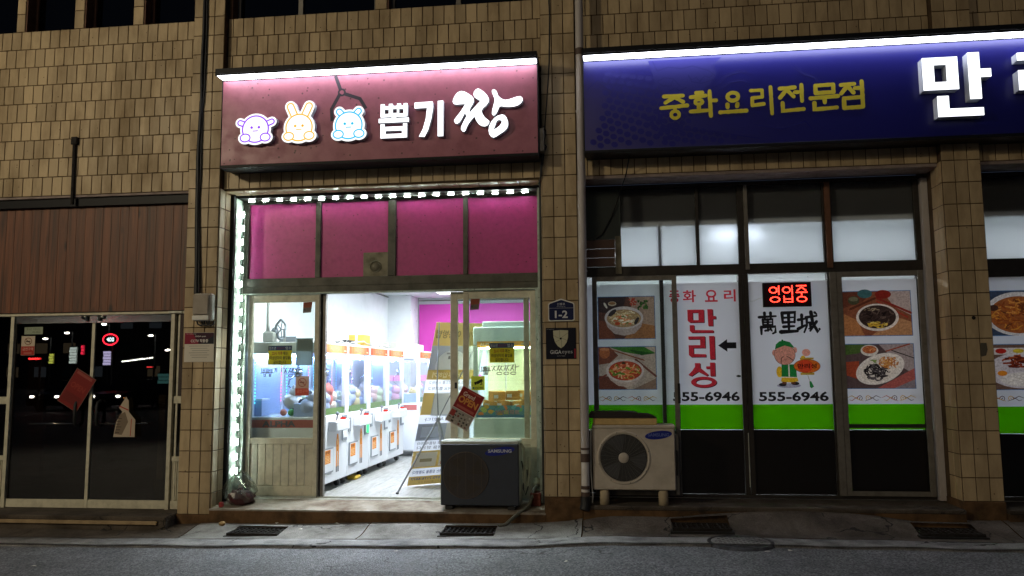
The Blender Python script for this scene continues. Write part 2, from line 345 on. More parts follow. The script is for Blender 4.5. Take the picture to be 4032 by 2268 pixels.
def wood_mat():
    m, nt, out = newmat('stained_timber'); p = nt.nodes.new('ShaderNodeBsdfPrincipled'); nt.links.new(p.outputs[0], out.inputs[0]); p.inputs['Roughness'].default_value = .55
    g = nt.nodes.new('ShaderNodeNewGeometry'); oi = nt.nodes.new('ShaderNodeObjectInfo')
    mp = nt.nodes.new('ShaderNodeMapping'); mp.inputs[3].default_value = (16, 16, .9); cb = nt.nodes.new('ShaderNodeVectorMath'); cb.operation = 'ADD'
    sc = N(nt, 'ShaderNodeMath', operation='MULTIPLY'); sc.inputs[1].default_value = 37; nt.links.new(oi.outputs['Random'], sc.inputs[0])
    nt.links.new(g.outputs['Position'], cb.inputs[0]); nt.links.new(sc.outputs[0], cb.inputs[1]); nt.links.new(cb.outputs[0], mp.inputs[0])
    n = N(nt, 'ShaderNodeTexNoise', Scale=1.4, Detail=7., Roughness=.6, Distortion=.6); nt.links.new(mp.outputs[0], n.inputs['Vector'])
    r = nt.nodes.new('ShaderNodeValToRGB'); nt.links.new(n.outputs[0], r.inputs[0]); r.color_ramp.elements[0].color = (*H('#3a2012'), 1); r.color_ramp.elements[1].color = (*H('#7f4a2c'), 1); r.color_ramp.elements[0].position = .3; r.color_ramp.elements[1].position = .72
    k = N(nt, 'ShaderNodeTexVoronoi', Scale=3.2); mp2 = nt.nodes.new('ShaderNodeMapping'); mp2.inputs[3].default_value = (1.2, 1, .55); nt.links.new(cb.outputs[0], mp2.inputs[0]); nt.links.new(mp2.outputs[0], k.inputs['Vector'])
    kr = nt.nodes.new('ShaderNodeValToRGB'); nt.links.new(k.outputs['Distance'], kr.inputs[0]); kr.color_ramp.elements[0].color = (.16, .12, .1, 1); kr.color_ramp.elements[1].color = (1, 1, 1, 1); kr.color_ramp.elements[0].position = .04; kr.color_ramp.elements[1].position = .13
    vr = N(nt, 'ShaderNodeMath', operation='MULTIPLY_ADD'); nt.links.new(oi.outputs['Random'], vr.inputs[0]); vr.inputs[1].default_value = .28; vr.inputs[2].default_value = .8
    c = mixrgb(nt, r.outputs[0], kr.outputs[0], 1., 'MULTIPLY'); c = mixrgb(nt, c, vr.outputs[0], 1., 'MULTIPLY'); nt.links.new(c, p.inputs['Base Color'])
    b = N(nt, 'ShaderNodeBump', Strength=.25, Distance=.004); nt.links.new(n.outputs[0], b.inputs['Height']); nt.links.new(b.outputs[0], p.inputs['Normal']); return m
M['wood'] = wood_mat()
# ------------------------------------------------------------------ ground
HX = [-60, -9, -6, -3, -1.4, 0, .6, 2, 3.2, 5, 8, 60]; HZ = [-.5, -.38, -.355, -.325, -.30, -.275, -.24, -.235, -.245, -.235, -.22, -.2]
def interp(x, X, Z):
    if x <= X[0]: return Z[0]
    for i in range(len(X)-1):
        if x <= X[i+1]: return Z[i]+(Z[i+1]-Z[i])*(x-X[i])/(X[i+1]-X[i])
    return Z[-1]
def hg(x): return interp(x, HX, HZ)
def sst(t): t = max(0, min(1, t)); return t*t*(3-2*t)
def gz(x, y):
    z = hg(x)+interp(x, [-9, -3.4, -3.2, .2, .5, 8], [.035, .035, .05, .05, .09, .09])*sst((y+.42)/.42)
    t = max(0, 1-((x-2.15)/1.0)**2)
    return z+.075*t*sst((y+.36)/.36)+.006*math.sin(x*3.1+y*9)*sst((y+.5)/.3)
def grid(name, xs, ys, zf, mt, parent=None, skip=lambda x, y: False, **t):
    m = MB(); nx, ny = len(xs), len(ys)
    m.add([(x, y, zf(x, y)) for x in xs for y in ys], [(i*ny+j, (i+1)*ny+j, (i+1)*ny+j+1, i*ny+j+1) for i in range(nx-1) for j in range(ny-1) if not skip((xs[i]+xs[i+1])/2, (ys[j]+ys[j+1])/2)], True)
    return m.build(name, mt, parent, **t)
def fr(a, b, n): return [a+(b-a)*i/n for i in range(n+1)]
def edge_y(x): return -.79+.012*math.sin(x*2.3)+.008*math.sin(x*7.1)
rx = [-90, -60, -30, -12]+fr(-9, 8, 85)+[12, 30, 60, 90]
ry = [-140, -90, -50, -28, -14, -8, -5]+fr(-4, -.8, 32)
m = MB(); ny = len(ry)
def roadz(x, y): return hg(x)-.014-.05*sst((-.8-y)/6)+.004*math.sin(x*2+y)*math.sin(y*3.3)*(abs(x) < 10)
m.add([(x, (edge_y(x) if y == ry[-1] else y), roadz(x, y)) for x in rx for y in ry], [(i*ny+j, (i+1)*ny+j, (i+1)*ny+j+1, i*ny+j+1) for i in range(len(rx)-1) for j in range(ny-1)], True)
m.build('road', M['asphalt'], kind='structure')
GR = [(-2.88, -2.40), (-.905, -.43), (1.11, 1.60), (3.12, 3.61)]; GY = (-.38, -.11)
M['kerbcon'] = mat('kerb_concrete', '#8b8a89', .75, dirt='#46454a', dscale=4, damt=.9, bump=.5, bscale=90, crack=.9, grain=.4)
kerb = grid('kerb', fr(-9, 8, 120), [-.80, -.79, -.70, -.6, -.515, -.505], lambda x, y: hg(x)+(-.02 if y in (-.80, -.505) else .004)+.003*math.sin(x*5), M['kerbcon'], kind='structure')
for i, v in enumerate(kerb.data.vertices):
    if v.co.y < -.75: v.co.y += edge_y(v.co.x)+.8
M['browncon'] = mat('brown_rough_concrete', '#625a52', .85, dirt='#2c2520', dscale=2.4, damt=.95, bump=.8, bscale=45, crack=1.2, grain=.45)
pav = B('pavement', M['darkcon'], None, (-9, 8, -.505, .5, -.75, -.5), kind='structure')
jx = [-9, -6.4, -4.9, -3.32, -1.634, .339, 3.9, 5.6, 8]
for a, b in zip(jx[:-1], jx[1:]):
    xs = sorted(set([round(x, 4) for x in fr(a+.005, b-.005, max(4, int((b-a)/.12)))]+[e for g in GR for e in g if a < e < b]))
    ys = sorted(set(fr(-.487, .06, 16)+list(GY)))
    ms = M['concrete'] if a > -3.4 else M['darkcon']
    if a > .2: ms = M['browncon']
    o = grid('paving_slab', xs, ys, gz, ms, pav, skip=lambda x, y: any(g[0] < x < g[1] and GY[0] < y < GY[1] for g in GR))
tj = MB(); tx = fr(-9, 8, 340); tjr = random.Random(2)
tj.add([(x, edge_y(x)+s*(.009+.006*tjr.random()), hg(x)+.0075+.003*math.sin(x*5)) for x in tx for s in (-1, 1)], [(2*i, 2*i+2, 2*i+3, 2*i+1) for i in range(len(tx)-1)])
tj.build('tar_joint', mat('tar', '#121213', .7), kind='structure')
# gratings
for i, (a, b) in enumerate(GR):
    z0 = gz((a+b)/2, -.25)
    g = thing('drain_grate', ['iron drain grate in the gutter below the claw shop left sash', 'iron drain grate in the gutter in front of the dark air conditioner', 'iron drain grate between the beige air conditioner and the manhole', 'iron drain grate at the far right by the tiled pillar'][i], 'grate', ((a+b)/2, -.245, z0-.06), 'drain grates along the gutter')
    B('pit', M['black'], g, (a, b, GY[0], GY[1], z0-.25, z0-.11), (a-.02, a, GY[0]-.02, GY[1]+.02, z0-.25, z0-.02), (b, b+.02, GY[0]-.02, GY[1]+.02, z0-.25, z0-.02), (a, b, GY[0]-.02, GY[0], z0-.25, z0-.02), (a, b, GY[1], GY[1]+.02, z0-.25, z0-.02), b=0)
    mm = MB(); e = .012
    zf = lambda x, y: gz(x, y)
    for x0, x1, y0, y1 in ((a, b, GY[0], GY[0]+e), (a, b, GY[1]-e, GY[1]), (a, a+e, GY[0]+e, GY[1]-e), (b-e, b, GY[0]+e, GY[1]-e)): mm.box(x0, x1, y0, y1, z0-.05, z0+.004, .001)
    mm.build('rim', M['rust'], g)
    n = 11
    for k in range(1, n):
        x = a+(b-a)*k/n; B('bar', M['rust'], g, (x-.005, x+.005, GY[0]+e, GY[1]-e, z0-.03, z0+.001), b=0)
    for k in range(1, 4):
        y = GY[0]+(GY[1]-GY[0])*k/4; B('crossbar', M['rust'], g, (a+e, b-e, y-.005, y+.005, z0-.035, z0-.002), b=0)
# manhole
mc = thing('manhole_cover', 'round iron manhole cover at the road edge', 'manhole cover', (1.62, -.68, hg(1.6)-.02))
m = MB().lathe((1.62, -.68, hg(1.6)), [(0, .005), (.215, .005), (.222, .001), (.225, -.02)], n=40); m.build('lid', M['iron'], mc)
m = MB().lathe((1.62, -.68, hg(1.6)), [(.23, -.02), (.232, .0065), (.262, .0065), (.275, -.02)], n=40); m.build('ring', M['iron'], mc)
m = MB()
for i in range(-6, 7):
    for j in range(-6, 7):
        x, y = i*.032, j*.032
        if x*x+y*y < .2**2 and (i+j) % 2 == 0: m.box(1.62+x-.011, 1.62+x+.011, -.68+y-.005, -.68+y+.005, hg(1.6)+.004, hg(1.6)+.009)
m.build('tread', M['iron'], mc, kind='stuff')
# small litter
M['litter'] = mat('pale_litter', '#c9c4b8', .8)
for k, (x, y, s, lb) in enumerate([(-1.15, -.93, .022, 'scrap of pale paper on the asphalt below the dark air conditioner'), (1.78, -.98, .03, 'flat pale scrap on the asphalt beside the manhole'), (1.95, -.93, .022, 'small pale scrap on the asphalt right of the manhole'), (-2.25, -.2, .024, 'leaf scrap beside the left drain grate'), (-2.55, -.03, .02, 'white scrap at the foot of the shop step'), (-1.95, -.06, .018, 'tiny white scrap below the claw shop doorway'), (-4.55, -1.15, .03, 'pale scrap on the road in front of the glass doors'), (-3.9, -1.5, .024, 'lone pale scrap on the road at lower left'), (.25, -1.3, .02, 'tiny white scrap on the road below the tiled pillar')]):
    z = (gz(x, y) if y > -.5 else roadz(x, y))+.006
    mm = MB(); a = random.random()*6
    mm.add([(x+s*math.cos(a+i*1.26)*random.uniform(.6, 1.3), y+s*math.sin(a+i*1.26)*random.uniform(.5, 1), z+random.uniform(0, .008)) for i in range(5)]+[(x, y, z+.01)], [(i, (i+1) % 5, 5) for i in range(5)])
    tag(mm.build('litter_scrap', M['litter']), lb, 'litter', 'litter scraps')
mm = MB().ball((-3.05, -.12, gz(-3.05, -.12)+.02), (.032, .026, .022), 9, 6); o = mm.build('pebble', mat('tan_stone', '#a5885c', .8, bump=.5, bscale=30)); tag(o, 'tan stone lying beside the left drain grate', 'stone')

# ------------------------------------------------------------------ tiled building
BL = thing('tiled_building', 'beige tiled commercial building with three shopfronts', 'building', (0, 0.3, -.3))
TW = .1109; TH = .2; NT = [0]
UT_V = [(-.5, 0, -.5), (.5, 0, -.5), (.5, 0, .5), (-.5, 0, .5), (-.5, -.6, -.5), (.5, -.6, -.5), (.5, -.6, .5), (-.5, -.6, .5), (-.475, -1, -.485), (.475, -1, -.485), (.475, -1, .485), (-.475, -1, .485)]
UT_F = [(0, 1, 5, 4), (1, 2, 6, 5), (2, 3, 7, 6), (3, 0, 4, 7), (4, 5, 9, 8), (5, 6, 10, 9), (6, 7, 11, 10), (7, 4, 8, 11), (8, 9, 10, 11)]
UT = MB().add(UT_V, UT_F).mesh('tile', M['tile'])
class Field:
    """tiles on a wall plane: o origin, u along, v up, n outward"""
    def __init__(s, part, o, u, v, n): s.p, s.o, s.u, s.v, s.n = part, Vector(o), Vector(u), Vector(v), Vector(n); s.mb = MB()
    def tile(s, u0, u1, v0, v1, single):
        g = .0046; w_, h_ = u1-u0-g*1.6, v1-v0-g*1.6
        if w_ < .006 or h_ < .006: return
        c = s.o+s.u*(u0+u1)/2+s.v*(v0+v1)/2+s.n*random.uniform(-.0008, .0008)
        rt = Matrix((s.u, -s.n, s.v)).transposed().to_4x4() @ Matrix.Rotation(random.gauss(0, .004), 4, 'Y')
        mw = Matrix.Translation(c) @ rt @ Matrix.Diagonal((w_, .007, h_, 1))
        if single and NT[0] < 300:
            NT[0] += 1; o = bpy.data.objects.new('tile', UT); COL.objects.link(o); o.parent = s.p; o.matrix_basis = Matrix.Translation(-wloc(s.p)) @ mw
        else: s.mb.add([mw @ Vector(p) for p in UT_V], UT_F)
    def done(s):
        if s.mb.v: s.mb.build('tiling', M['tile'], s.p, kind='stuff')
def stack(part, o, u, v, n, widths, r0, r1, single):
    F = Field(part, o, u, v, n)
    for r in range(r0, r1):
        x = 0
        for w_ in widths: F.tile(x, x+w_, r*TH, (r+1)*TH, single(r) if callable(single) else single); x += w_
    F.done()
def bond(part, x0, x1, y, rows, single, cuts=(), ph=0):
    F = Field(part, (0, y, 0), (1, 0, 0), (0, 0, 1), (0, -1, 0))
    for r in rows:
        z0, z1 = r*TH, (r+1)*TH
        x = x0-(TW*.5 if (r+ph) % 2 else TW*random.uniform(.02, .12))
        while x < x1:
            a, b = max(x, x0), min(x+TW, x1)
            if not any(cx0-.02 < (a+b)/2 < cx1+.02 and cz0 < (z0+z1)/2 < cz1 for cx0, cx1, cz0, cz1 in cuts): F.tile(a, b, z0, z1, single(r) if callable(single) else single)
            x += TW
    F.done()
ZT = 6.4
# pillars
pw = 3*TW
pl = B('pillar', M['grout'], BL, (-3.573, -3.573+pw, 0, .6, -.2, ZT), b=0)
pm = B('pillar', M['grout'], BL, (0, pw, 0, .6, 0, ZT), b=0)
pr = B('pillar', M['grout'], BL, (3.608, 3.608+pw, 0, .6, 0, ZT), b=0)
vis = lambda r: r < 27
for p_, x0, ra in ((pm, 0, 0), (pl, -3.573, -1), (pr, 3.608, 0)):
    stack(p_, (x0, -.001, 0), (1, 0, 0), (0, 0, 1), (0, -1, 0), [TW]*3, ra, 31, (lambda r, q=p_: (r < 26) and not (q is pr and 15 <= r < 20) and not (q is pl and 16 <= r <= 19)))
# returns of the pillars
for p_, x, s_, ra in ((pl, -3.573+pw+.001, 1, -1), (pm, -.001, -1, 0), (pm, pw+.001, 1, 0), (pr, 3.607, -1, 0)):
    F = Field(p_, (x, 0, 0), (0, 1, 0) if s_ > 0 else (0, -1, 0), (0, 0, 1), (s_, 0, 0))
    for r in range(ra, 15):
        for a, b in ((.002, .118), (.118, .232)):
            if s_ > 0: F.tile(a, b, r*TH, (r+1)*TH, False)
            else: F.tile(-b, -a, r*TH, (r+1)*TH, False)
    F.done()
for p_, x0, zb in ((pl, -3.573, -.2), (pm, 0, 0), (pr, 3.608, 0)):
    B('plinth', M['stepface'], BL, (x0-.008, x0+pw+.008, -.012, .58, -.5, zb-.001), b=.006)
# upper walls
WIN_L = [(-6.34, -5.636), (-5.536, -4.969), (-4.856, -4.299), (-4.181, -3.613)]
WIN_M = [(-3.213, -1.677), (-1.553, -.002)]
def wall(name, x0, x1, wins, rows_hide, ph, single):
    wl = MB(); ys, yb = .076, .5
    wl.box(x0, x1, ys, yb, 3.0, 4.8 if wins else ZT)
    if wins:
        xs = x0
        for a, b in wins:
            if a > xs+.002: wl.box(xs, a, ys, yb, 4.8, ZT)
            xs = b
        if xs < x1-.002: wl.box(xs, x1, ys, yb, 4.8, ZT)
    part = wl.build(name, M['grout'], BL)
    rows = [r for r in range(15, 24 if wins else 31) if r not in rows_hide]
    bond(part, x0, x1, ys-.001, rows, single, ph=ph)
    if wins:
        F = Field(part, (0, ys-.001, 0), (1, 0, 0), (0, 0, 1), (0, -1, 0)); xs = x0
        for a, b in list(wins)+[(x1, x1)]:
            if a-xs > .03:
                for r in range(24, 31): F.tile(xs, a, r*TH, (r+1)*TH, False)
            xs = b
        F.done()
    return part
wall('upper_wall', -9, -3.574, WIN_L, (), 1, False)
wall('upper_wall', -3.239, -.001, WIN_M, (16, 17, 18, 19), 0, lambda r: r == 15)
wall('upper_wall', pw+.001, 3.607, [], (16, 17, 18, 19), 1, lambda r: r == 15)
wall('upper_wall', 3.608+pw+.001, 8, [], (16, 17, 18, 19), 0, False)
for (a, b) in WIN_L+WIN_M:
    wn = B('window', M['brownwood'] if b < -3.3 else M['greyalu'], BL, (a, a+.045, .19, .25, 4.802, ZT), (b-.045, b, .19, .25, 4.802, ZT), (a+.045, b-.045, .191, .249, 4.802, 4.845))
    if b-a > 1: B('mullion', M['greyalu'], wn, ((a+b)/2-.09, (a+b)/2-.04, .185, .245, 4.846, ZT))
    B('pane', M['night'], wn, (a+.045, b-.045, .215, .221, 4.846, ZT), b=0)
    B('reveal', M['brownwood'], wn, (a-.0005, a+.012, .08, .19, 4.803, ZT), b=0)
B('yellow_notice', mat('yellow_card', '#b9a23c', .6), BL, (-.62, -.05, .17, .18, 4.94, 5.4))
B('dark_room', M['black'], BL, (-9, 8, .9, .95, 4.5, ZT), b=0)
# soffits under the lintels
sof = B('soffit', M['grout'], BL, (-3.24, -.001, .08, .5, 3.0-.012, 3.0-.002), b=0)
F = Field(sof, (-3.24, .085, 2.987), (1, 0, 0), (0, 1, 0), (0, 0, -1)); x = 0
while x < 3.2: F.tile(x, min(x+.2, 3.23), .0, .10, False); F.tile(x, min(x+.2, 3.23), .10, .205, False); x += .2
F.done()
B('soffit', mat('lintel_trim', '#8e7f79', .7, dirt='#4a403a', dscale=9, damt=.5), BL, (pw+.002, 3.606, .07, .33, 2.968, 2.997))
B('soffit', bpy.data.materials['lintel_trim'], BL, (3.608+pw+.002, 8, .07, .33, 2.968, 2.997)); B('soffit', bpy.data.materials['lintel_trim'], BL, (-9, -3.574, .07, .16, 2.975, 2.997))
# steps
sb = MB().add([(-3.24, -.02, -.145), (.0, -.02, -.145), (.0, .5, -.098), (-3.24, .5, -.098), (-3.24, -.02, -.16), (0, -.02, -.16), (0, .5, -.16), (-3.24, .5, -.16)], [(0, 1, 2, 3), (0, 4, 5, 1), (1, 5, 6, 2), (3, 7, 4, 0)])
sb.build('step_top', M['stepcon'], BL)
B('step_face', M['stepface'], BL, (-3.24, -.0, -.017, .4, -.5, -.158), b=.003)
B('step_top', M['darkcon'], BL, (pw+.01, 3.60, -.075, .42, -.1, -.061), b=.008)
B('step_face', M['stepface'], BL, (pw+.012, 3.598, -.07, .4, -.5, -.1), b=0)
B('step_top', M['darkcon'], BL, (3.95, 8, -.06, .42, -.1, -.061), b=.008)
B('step_face', M['stepface'], BL, (3.952, 8, -.055, .4, -.5, -.1), b=0)
B('step_top', M['darkcon'], BL, (-9, -3.58, -.19, .3, -.235, -.195), b=.006)
B('step_nosing', mat('step_nosing', '#a08a68', .7, dirt='#5c4a33', dscale=8, damt=.6), BL, (-9, -3.66, -.212, -.191, -.268, -.234), b=.003)
B('step_face', M['darkcon'], BL, (-9, -3.58, -.188, .3, -.6, -.236), b=0)

# ------------------------------------------------------------------ wires, pipe, boxes on the facade
def wav(x, y, z0, z1, n, ax=.006, ay=.0, seed=0):
    rr = random.Random(seed); return [(x+rr.uniform(-ax, ax), y, z0+(z1-z0)*i/n) for i in range(n+1)]
cb = thing('cable_bundle', 'black cable bundle running down the left tiled pillar', 'cable', (-3.43, -.03, 1.9))
MB().tube(wav(-3.455, -.028, 6.3, 3.9, 10, .004, 0, 1)+wav(-3.462, -.028, 3.8, 2.9, 5, .005, 0, 2)+[(-3.445, -.03, 2.4), (-3.43, -.04, 1.9)], .017, 8).build('cable', M['cable'], cb)
MB().tube(wav(-3.43, -.022, 6.3, 3.9, 9, .006, 0, 4)+wav(-3.44, -.02, 3.8, 2.9, 5, .006, 0, 3)+[(-3.425, -.024, 2.4), (-3.405, -.04, 1.92)], .009, 6).build('cable', M['cable'], cb)
MB().tube([(-3.47, -.02, 3.9), (-3.485, -.022, 3.3), (-3.475, -.025, 2.7), (-3.455, -.03, 2.2), (-3.445, -.05, 1.93)], .008, 6).build('cable', M['cable'], cb)
jb = thing('junction_box', 'weathered grey plastic meter box on the left tiled pillar', 'meter box', (-3.335, -.03, 1.65))
B('body', mat('weathered_plastic', '#aaa497', .55, dirt='#6f675a', dscale=9, damt=.5), jb, (-3.435, -3.24, -.10, -.01, 1.66, 1.93), b=.018)
B('lid', mat('weathered_lid', '#8f8577', .5, dirt='#6f675a', dscale=9, damt=.5), jb, (-3.425, -3.262, -.118, -.101, 1.72, 1.915), b=.014)
B('flap', M['white'], jb, (-3.43, -3.262, -.114, -.1005, 1.665, 1.712), b=.006)
for k, x in enumerate((-3.41, -3.36, -3.31)): MB().tube([(x, -.05, 1.662), (x+.01, -.05, 1.63), (x+.04, -.045, 1.615), (x+.075, -.05, 1.63), (x+.08, -.05, 1.662)], .008, 6).build('cable_loop', M['cable'], jb)
cn = thing('wall_conduit', 'short rusty conduit on the tiled wall above the timber panel', 'conduit', (-4.875, .05, 2.95))
MB().tube([(-4.878, .05, 3.55), (-4.872, .05, 2.9)], .018, 8).build('tube', M['rust'], cn)
B('bracket', M['rust'], cn, (-4.91, -4.845, .03, .074, 3.53, 3.61), b=.004)
dp = thing('drain_pipe', 'white plastic downpipe between the two illuminated signs', 'pipe', (.372, -.08, -.1))
M['pvc'] = mat('dirty_pvc', '#b5aeaa', .5, dirt='#7a6d66', dscale=5, damt=.5, stretch=(1, 1, .4))
MB().tube([(.386, -.08, 6.3), (.38, -.08, 3.0), (.370, -.08, .43)], .038, 16).build('tube', M['pvc'], dp)
MB().tube([(.370, -.08, .43), (.366, -.08, .0)], .036, 16).build('tube', mat('white_pvc', '#cfcac4', .5, dirt='#8a8178', dscale=8, damt=.4), dp)
for z0, z1 in ((4.14, 4.205), (.325, .40), (.435, .452), (.085, .115), (.0, .06)): MB().tube([(.383 if z0 > 3 else .368, -.08, z0), (.383 if z0 > 3 else .368, -.08, z1)], .0415, 16).build('collar', mat('brown_collar', '#4c3a30', .6) if 'brown_collar' not in bpy.data.materials else bpy.data.materials['brown_collar'], dp)
MB().tube([(.376, -.08, 3.585), (.376, -.08, 3.60)], .041, 16).build('joint', M['pvc'], dp)
MB().tube([(.366, -.08, .02), (.366, -.085, -.05), (.355, -.10, -.10)], .045, 14).build('elbow', M['black'], dp)
pc = thing('pillar_cable', 'thin black cable sagging down the middle tiled pillar', 'cable', (.08, -.02, 2.9))
MB().tube([(.05, -.012, 6.2), (.075, -.014, 5.2), (.095, -.014, 4.6), (.085, -.014, 4.1), (.06, -.016, 3.75), (.035, -.03, 3.45), (.01, -.05, 3.2), (-.01, -.03, 3.02), (-.02, .02, 2.9)], .006, 6).build('cable', M['cable'], pc)
MB().tube([(.0, -.06, 3.42), (.03, -.05, 3.47), (.045, -.05, 3.43), (.03, -.05, 3.3), (.05, -.05, 3.27), (.025, -.05, 3.2), (.0, -.04, 3.0), (-.03, .03, 2.93)], .007, 6).build('cable', M['cable'], pc)
dc = thing('loose_wire', 'thin loose wire hanging from the blue sign into the restaurant transom', 'wire', (.6, .2, 2.4))
MB().tube([(.83, -.1, 3.14), (.80, .03, 3.0), (.73, .3, 2.84), (.66, .36, 2.66), (.56, .37, 2.48), (.47, .38, 2.42), (.40, .38, 2.43)], .006, 6).build('cable', M['cable'], dc)
# plates
def plate(name, label, cat, art, mt='paper'):
    return tag(art.build(name, M[mt]), label, cat)
ad = thing('address_plate', 'dark blue house number plate reading 1-2 on the middle pillar', 'address plate', (.168, -.02, 1.61))
o_ = [(.046, 1.617), (.06, 1.607), (.278, 1.607), (.292, 1.617), (.292, 1.765), (.283, 1.779), (.168, 1.818), (.055, 1.779), (.046, 1.765)]
i_ = [(.168+(x-.168)*.93, 1.70+(z-1.70)*.9) for x, z in o_]
MB().prism([o_], -.016, -.011).build('board', M['white'], ad)
a = Art(-.0165); a.poly(i_, '#16204a'); a.rect(.052, 1.728, .284, 1.7305, '#b9bcc4'); a.text('신흥로', .13, 1.755, .205, 1.778, '#c9ccd4', .01); a.text('Sinheung-ro', .128, 1.737, .206, 1.75, '#aeb2be')
a.text('1-2', .108, 1.636, .228, 1.706, '#d5d8de', .03); a.build('print', M['paper'], ad)
gp = thing('security_plate', 'black square security plate with a shield emblem on the middle pillar', 'plaque', (.16, -.02, 1.255))
B('board', M['blackmetal'], gp, (.021, .302, -.015, -.011, 1.255, 1.545))
a = Art(-.0156); a.rect(.024, 1.258, .299, 1.542, '#0d1122')
sh = [(.09, 1.519), (.16, 1.524), (.23, 1.519), (.228, 1.46), (.215, 1.41), (.19, 1.375), (.161, 1.355), (.132, 1.375), (.107, 1.41), (.092, 1.46)]
a.poly(sh, '#c9c6a8')
for p in (((.15, 1.522), (.152, 1.452)), ((.229, 1.498), (.164, 1.452)), ((.09, 1.476), (.15, 1.446)), ((.106, 1.41), (.156, 1.436)), ((.222, 1.425), (.168, 1.45)), ((.168, 1.362), (.166, 1.44))): a.stroke(p, .0022, '#55533f', 0)
a.ell(.16, 1.445, .01, .01, '#14140f', 10); a.text('GiGA', .06, 1.303, .165, 1.338, '#c6c8cc', .02); a.text('eyes', .17, 1.296, .268, 1.330, '#b2b4ba'); a.text('CCTV 작동중', .125, 1.277, .2, 1.29, '#9a9ca2'); a.text('kt telecop', .03, 1.526, .1, 1.535, '#9a9ca2')
a.rect(.283, 1.262, .3, 1.35, '#8d2436'); a.build('print', M['paper'], gp)
cp = thing('camera_notice', 'white camera notice with a dark header on the left pillar', 'notice', (-3.4, -.02, 1.261))
B('board', M['white'], cp, (-3.551, -3.244, -.014, -.011, 1.261, 1.55))
a = Art(-.0146); a.rect(-3.549, 1.263, -3.246, 1.548, '#d9d3c4'); a.rect(-3.549, 1.437, -3.246, 1.548, '#3a1c2c'); a.poly([(-3.549, 1.437), (-3.40, 1.437), (-3.47, 1.548), (-3.549, 1.548)], '#8a1f38'); a.poly([(-3.38, 1.437), (-3.246, 1.437), (-3.246, 1.52)], '#20242e')
a.text('CCTV 작동중', -3.485, 1.452, -3.305, 1.485, '#e8e4e0', .015); a.text('GiGA eyes', -3.44, 1.502, -3.33, 1.52, '#dcd8d4', .01); a.text('kt telecop', -3.53, 1.53, -3.43, 1.542, '#c9c4c0')
for k in range(6): a.rect(-3.50+.015*(k % 3), 1.415-.022*k, -3.29-.02*(k % 2), 1.419-.022*k, '#8f8a80')
a.build('print', M['paper'], cp)
# wall hooks on the right pillar
tag(MB().lathe((3.79, -.004, 1.0+.58), [(0, -.012), (.014, -.012), (.018, -.002), (.018, .002)], 'y', 12).build('wall_bolt', M['rust']), 'dark round bolt on the right tiled pillar', 'bolt')
a = Art(-.0125); a.poly([(3.83, 1.24), (3.87, 1.25), (3.885, 1.3), (3.88, 1.36), (3.83, 1.36), (3.825, 1.29)], '#5c574c'); tag(a.build('tape_scrap', M['paper']), 'grey torn tape scrap on the right tiled pillar', 'tape')
# ------------------------------------------------------------------ illuminated signs
def artemit(name, s):
    m, nt, out = newmat(name); e = nt.nodes.new('ShaderNodeEmission'); e.inputs[1].default_value = s
    a = nt.nodes.new('ShaderNodeVertexColor'); a.layer_name = 'Col'; nt.links.new(a.outputs[0], e.inputs[0]); nt.links.new(e.outputs[0], out.inputs[0]); return m
M['signface'] = mat('rose_sign_panel', '#9a5468', .38, dirt='#743c4a', dscale=9, damt=.5, bump=.05, bscale=200, specks=(18., .3, '#3a1c26'))
M['signblue'] = mat('blue_sign_panel', '#0d0c62', .32, bump=.03, bscale=120)
M['tubelight'] = emit('sign_tube', (.87, .90, 1), 11.0)
M['letterface'] = emit('lit_letter', (.93, .96, 1), 2.2)
M['letteredge'] = mat('letter_return', '#c4c9d2', .5)
M['artlit'] = artemit('lit_sign_print', 1.25)
def signbox(name, label, x0, x1, face):
    s = thing(name, label, 'sign', ((x0+x1)/2, -.1, 3.145))
    B('box', M['blackmetal'], s, (x0+.004, x1-.004, -.185, .06, 3.15, 4.05))
    B('face', face, s, (x0, x1, -.2, -.187, 3.172, 4.022))
    B('bottom_trim', M['blackmetal'], s, (x0-.006, x1+.006, -.212, -.05, 3.143, 3.171))
    B('cap', M['blackmetal'], s, (x0-.012, x1+.012, -.345, .055, 4.052, 4.10), (x0-.012, x1+.012, -.345, -.336, 4.03, 4.051))
    B('side_trim', M['blackmetal'], s, (x0-.008, x0-.001, -.205, -.05, 3.172, 4.051)); B('side_trim', M['blackmetal'], s, (x1+.001, x1+.008, -.205, -.05, 3.172, 4.051))
    n = round((x1-x0)/1.2)
    for k in range(n): B('light_tube', M['tubelight'], s, (x0+(x1-x0)*k/n+.003, x0+(x1-x0)*(k+1)/n-.003, -.335, -.207, 4.029, 4.05), b=.004)
    return s
S1 = signbox('shop_sign', 'long rose sign with three lit animal faces and white lettering over the claw shop', -3.137, -.016, M['signface'])
S2 = signbox('shop_sign', 'long deep blue sign with yellow lettering over the restaurant', .42, 7.3, M['signblue'])
cj = [(-1.985, 4.02), (-1.923, 3.861)]
a = Art(-.2005)
for p in ([(-1.985, 4.02), (-1.93, 3.87)], [(-1.935, 3.84), (-2.02, 3.686), (-2.011, 3.567)], [(-1.90, 3.838), (-1.736, 3.778), (-1.676, 3.676)]): a.stroke(p, .034, '#3d3840', 0)
a.ring(-1.919, 3.85, .04, .04, .018, '#3d3840'); a.build('claw_print', M['paper'], S1)
def letter(sign, loops, y=-.262, back=-.2):
    MB().prism(loops, y+.006, back+.0005).build('letter_body', M['letteredge'], sign)
    return MB().prism(loops, y, y+.0055).build('letter', M['letterface'], sign)
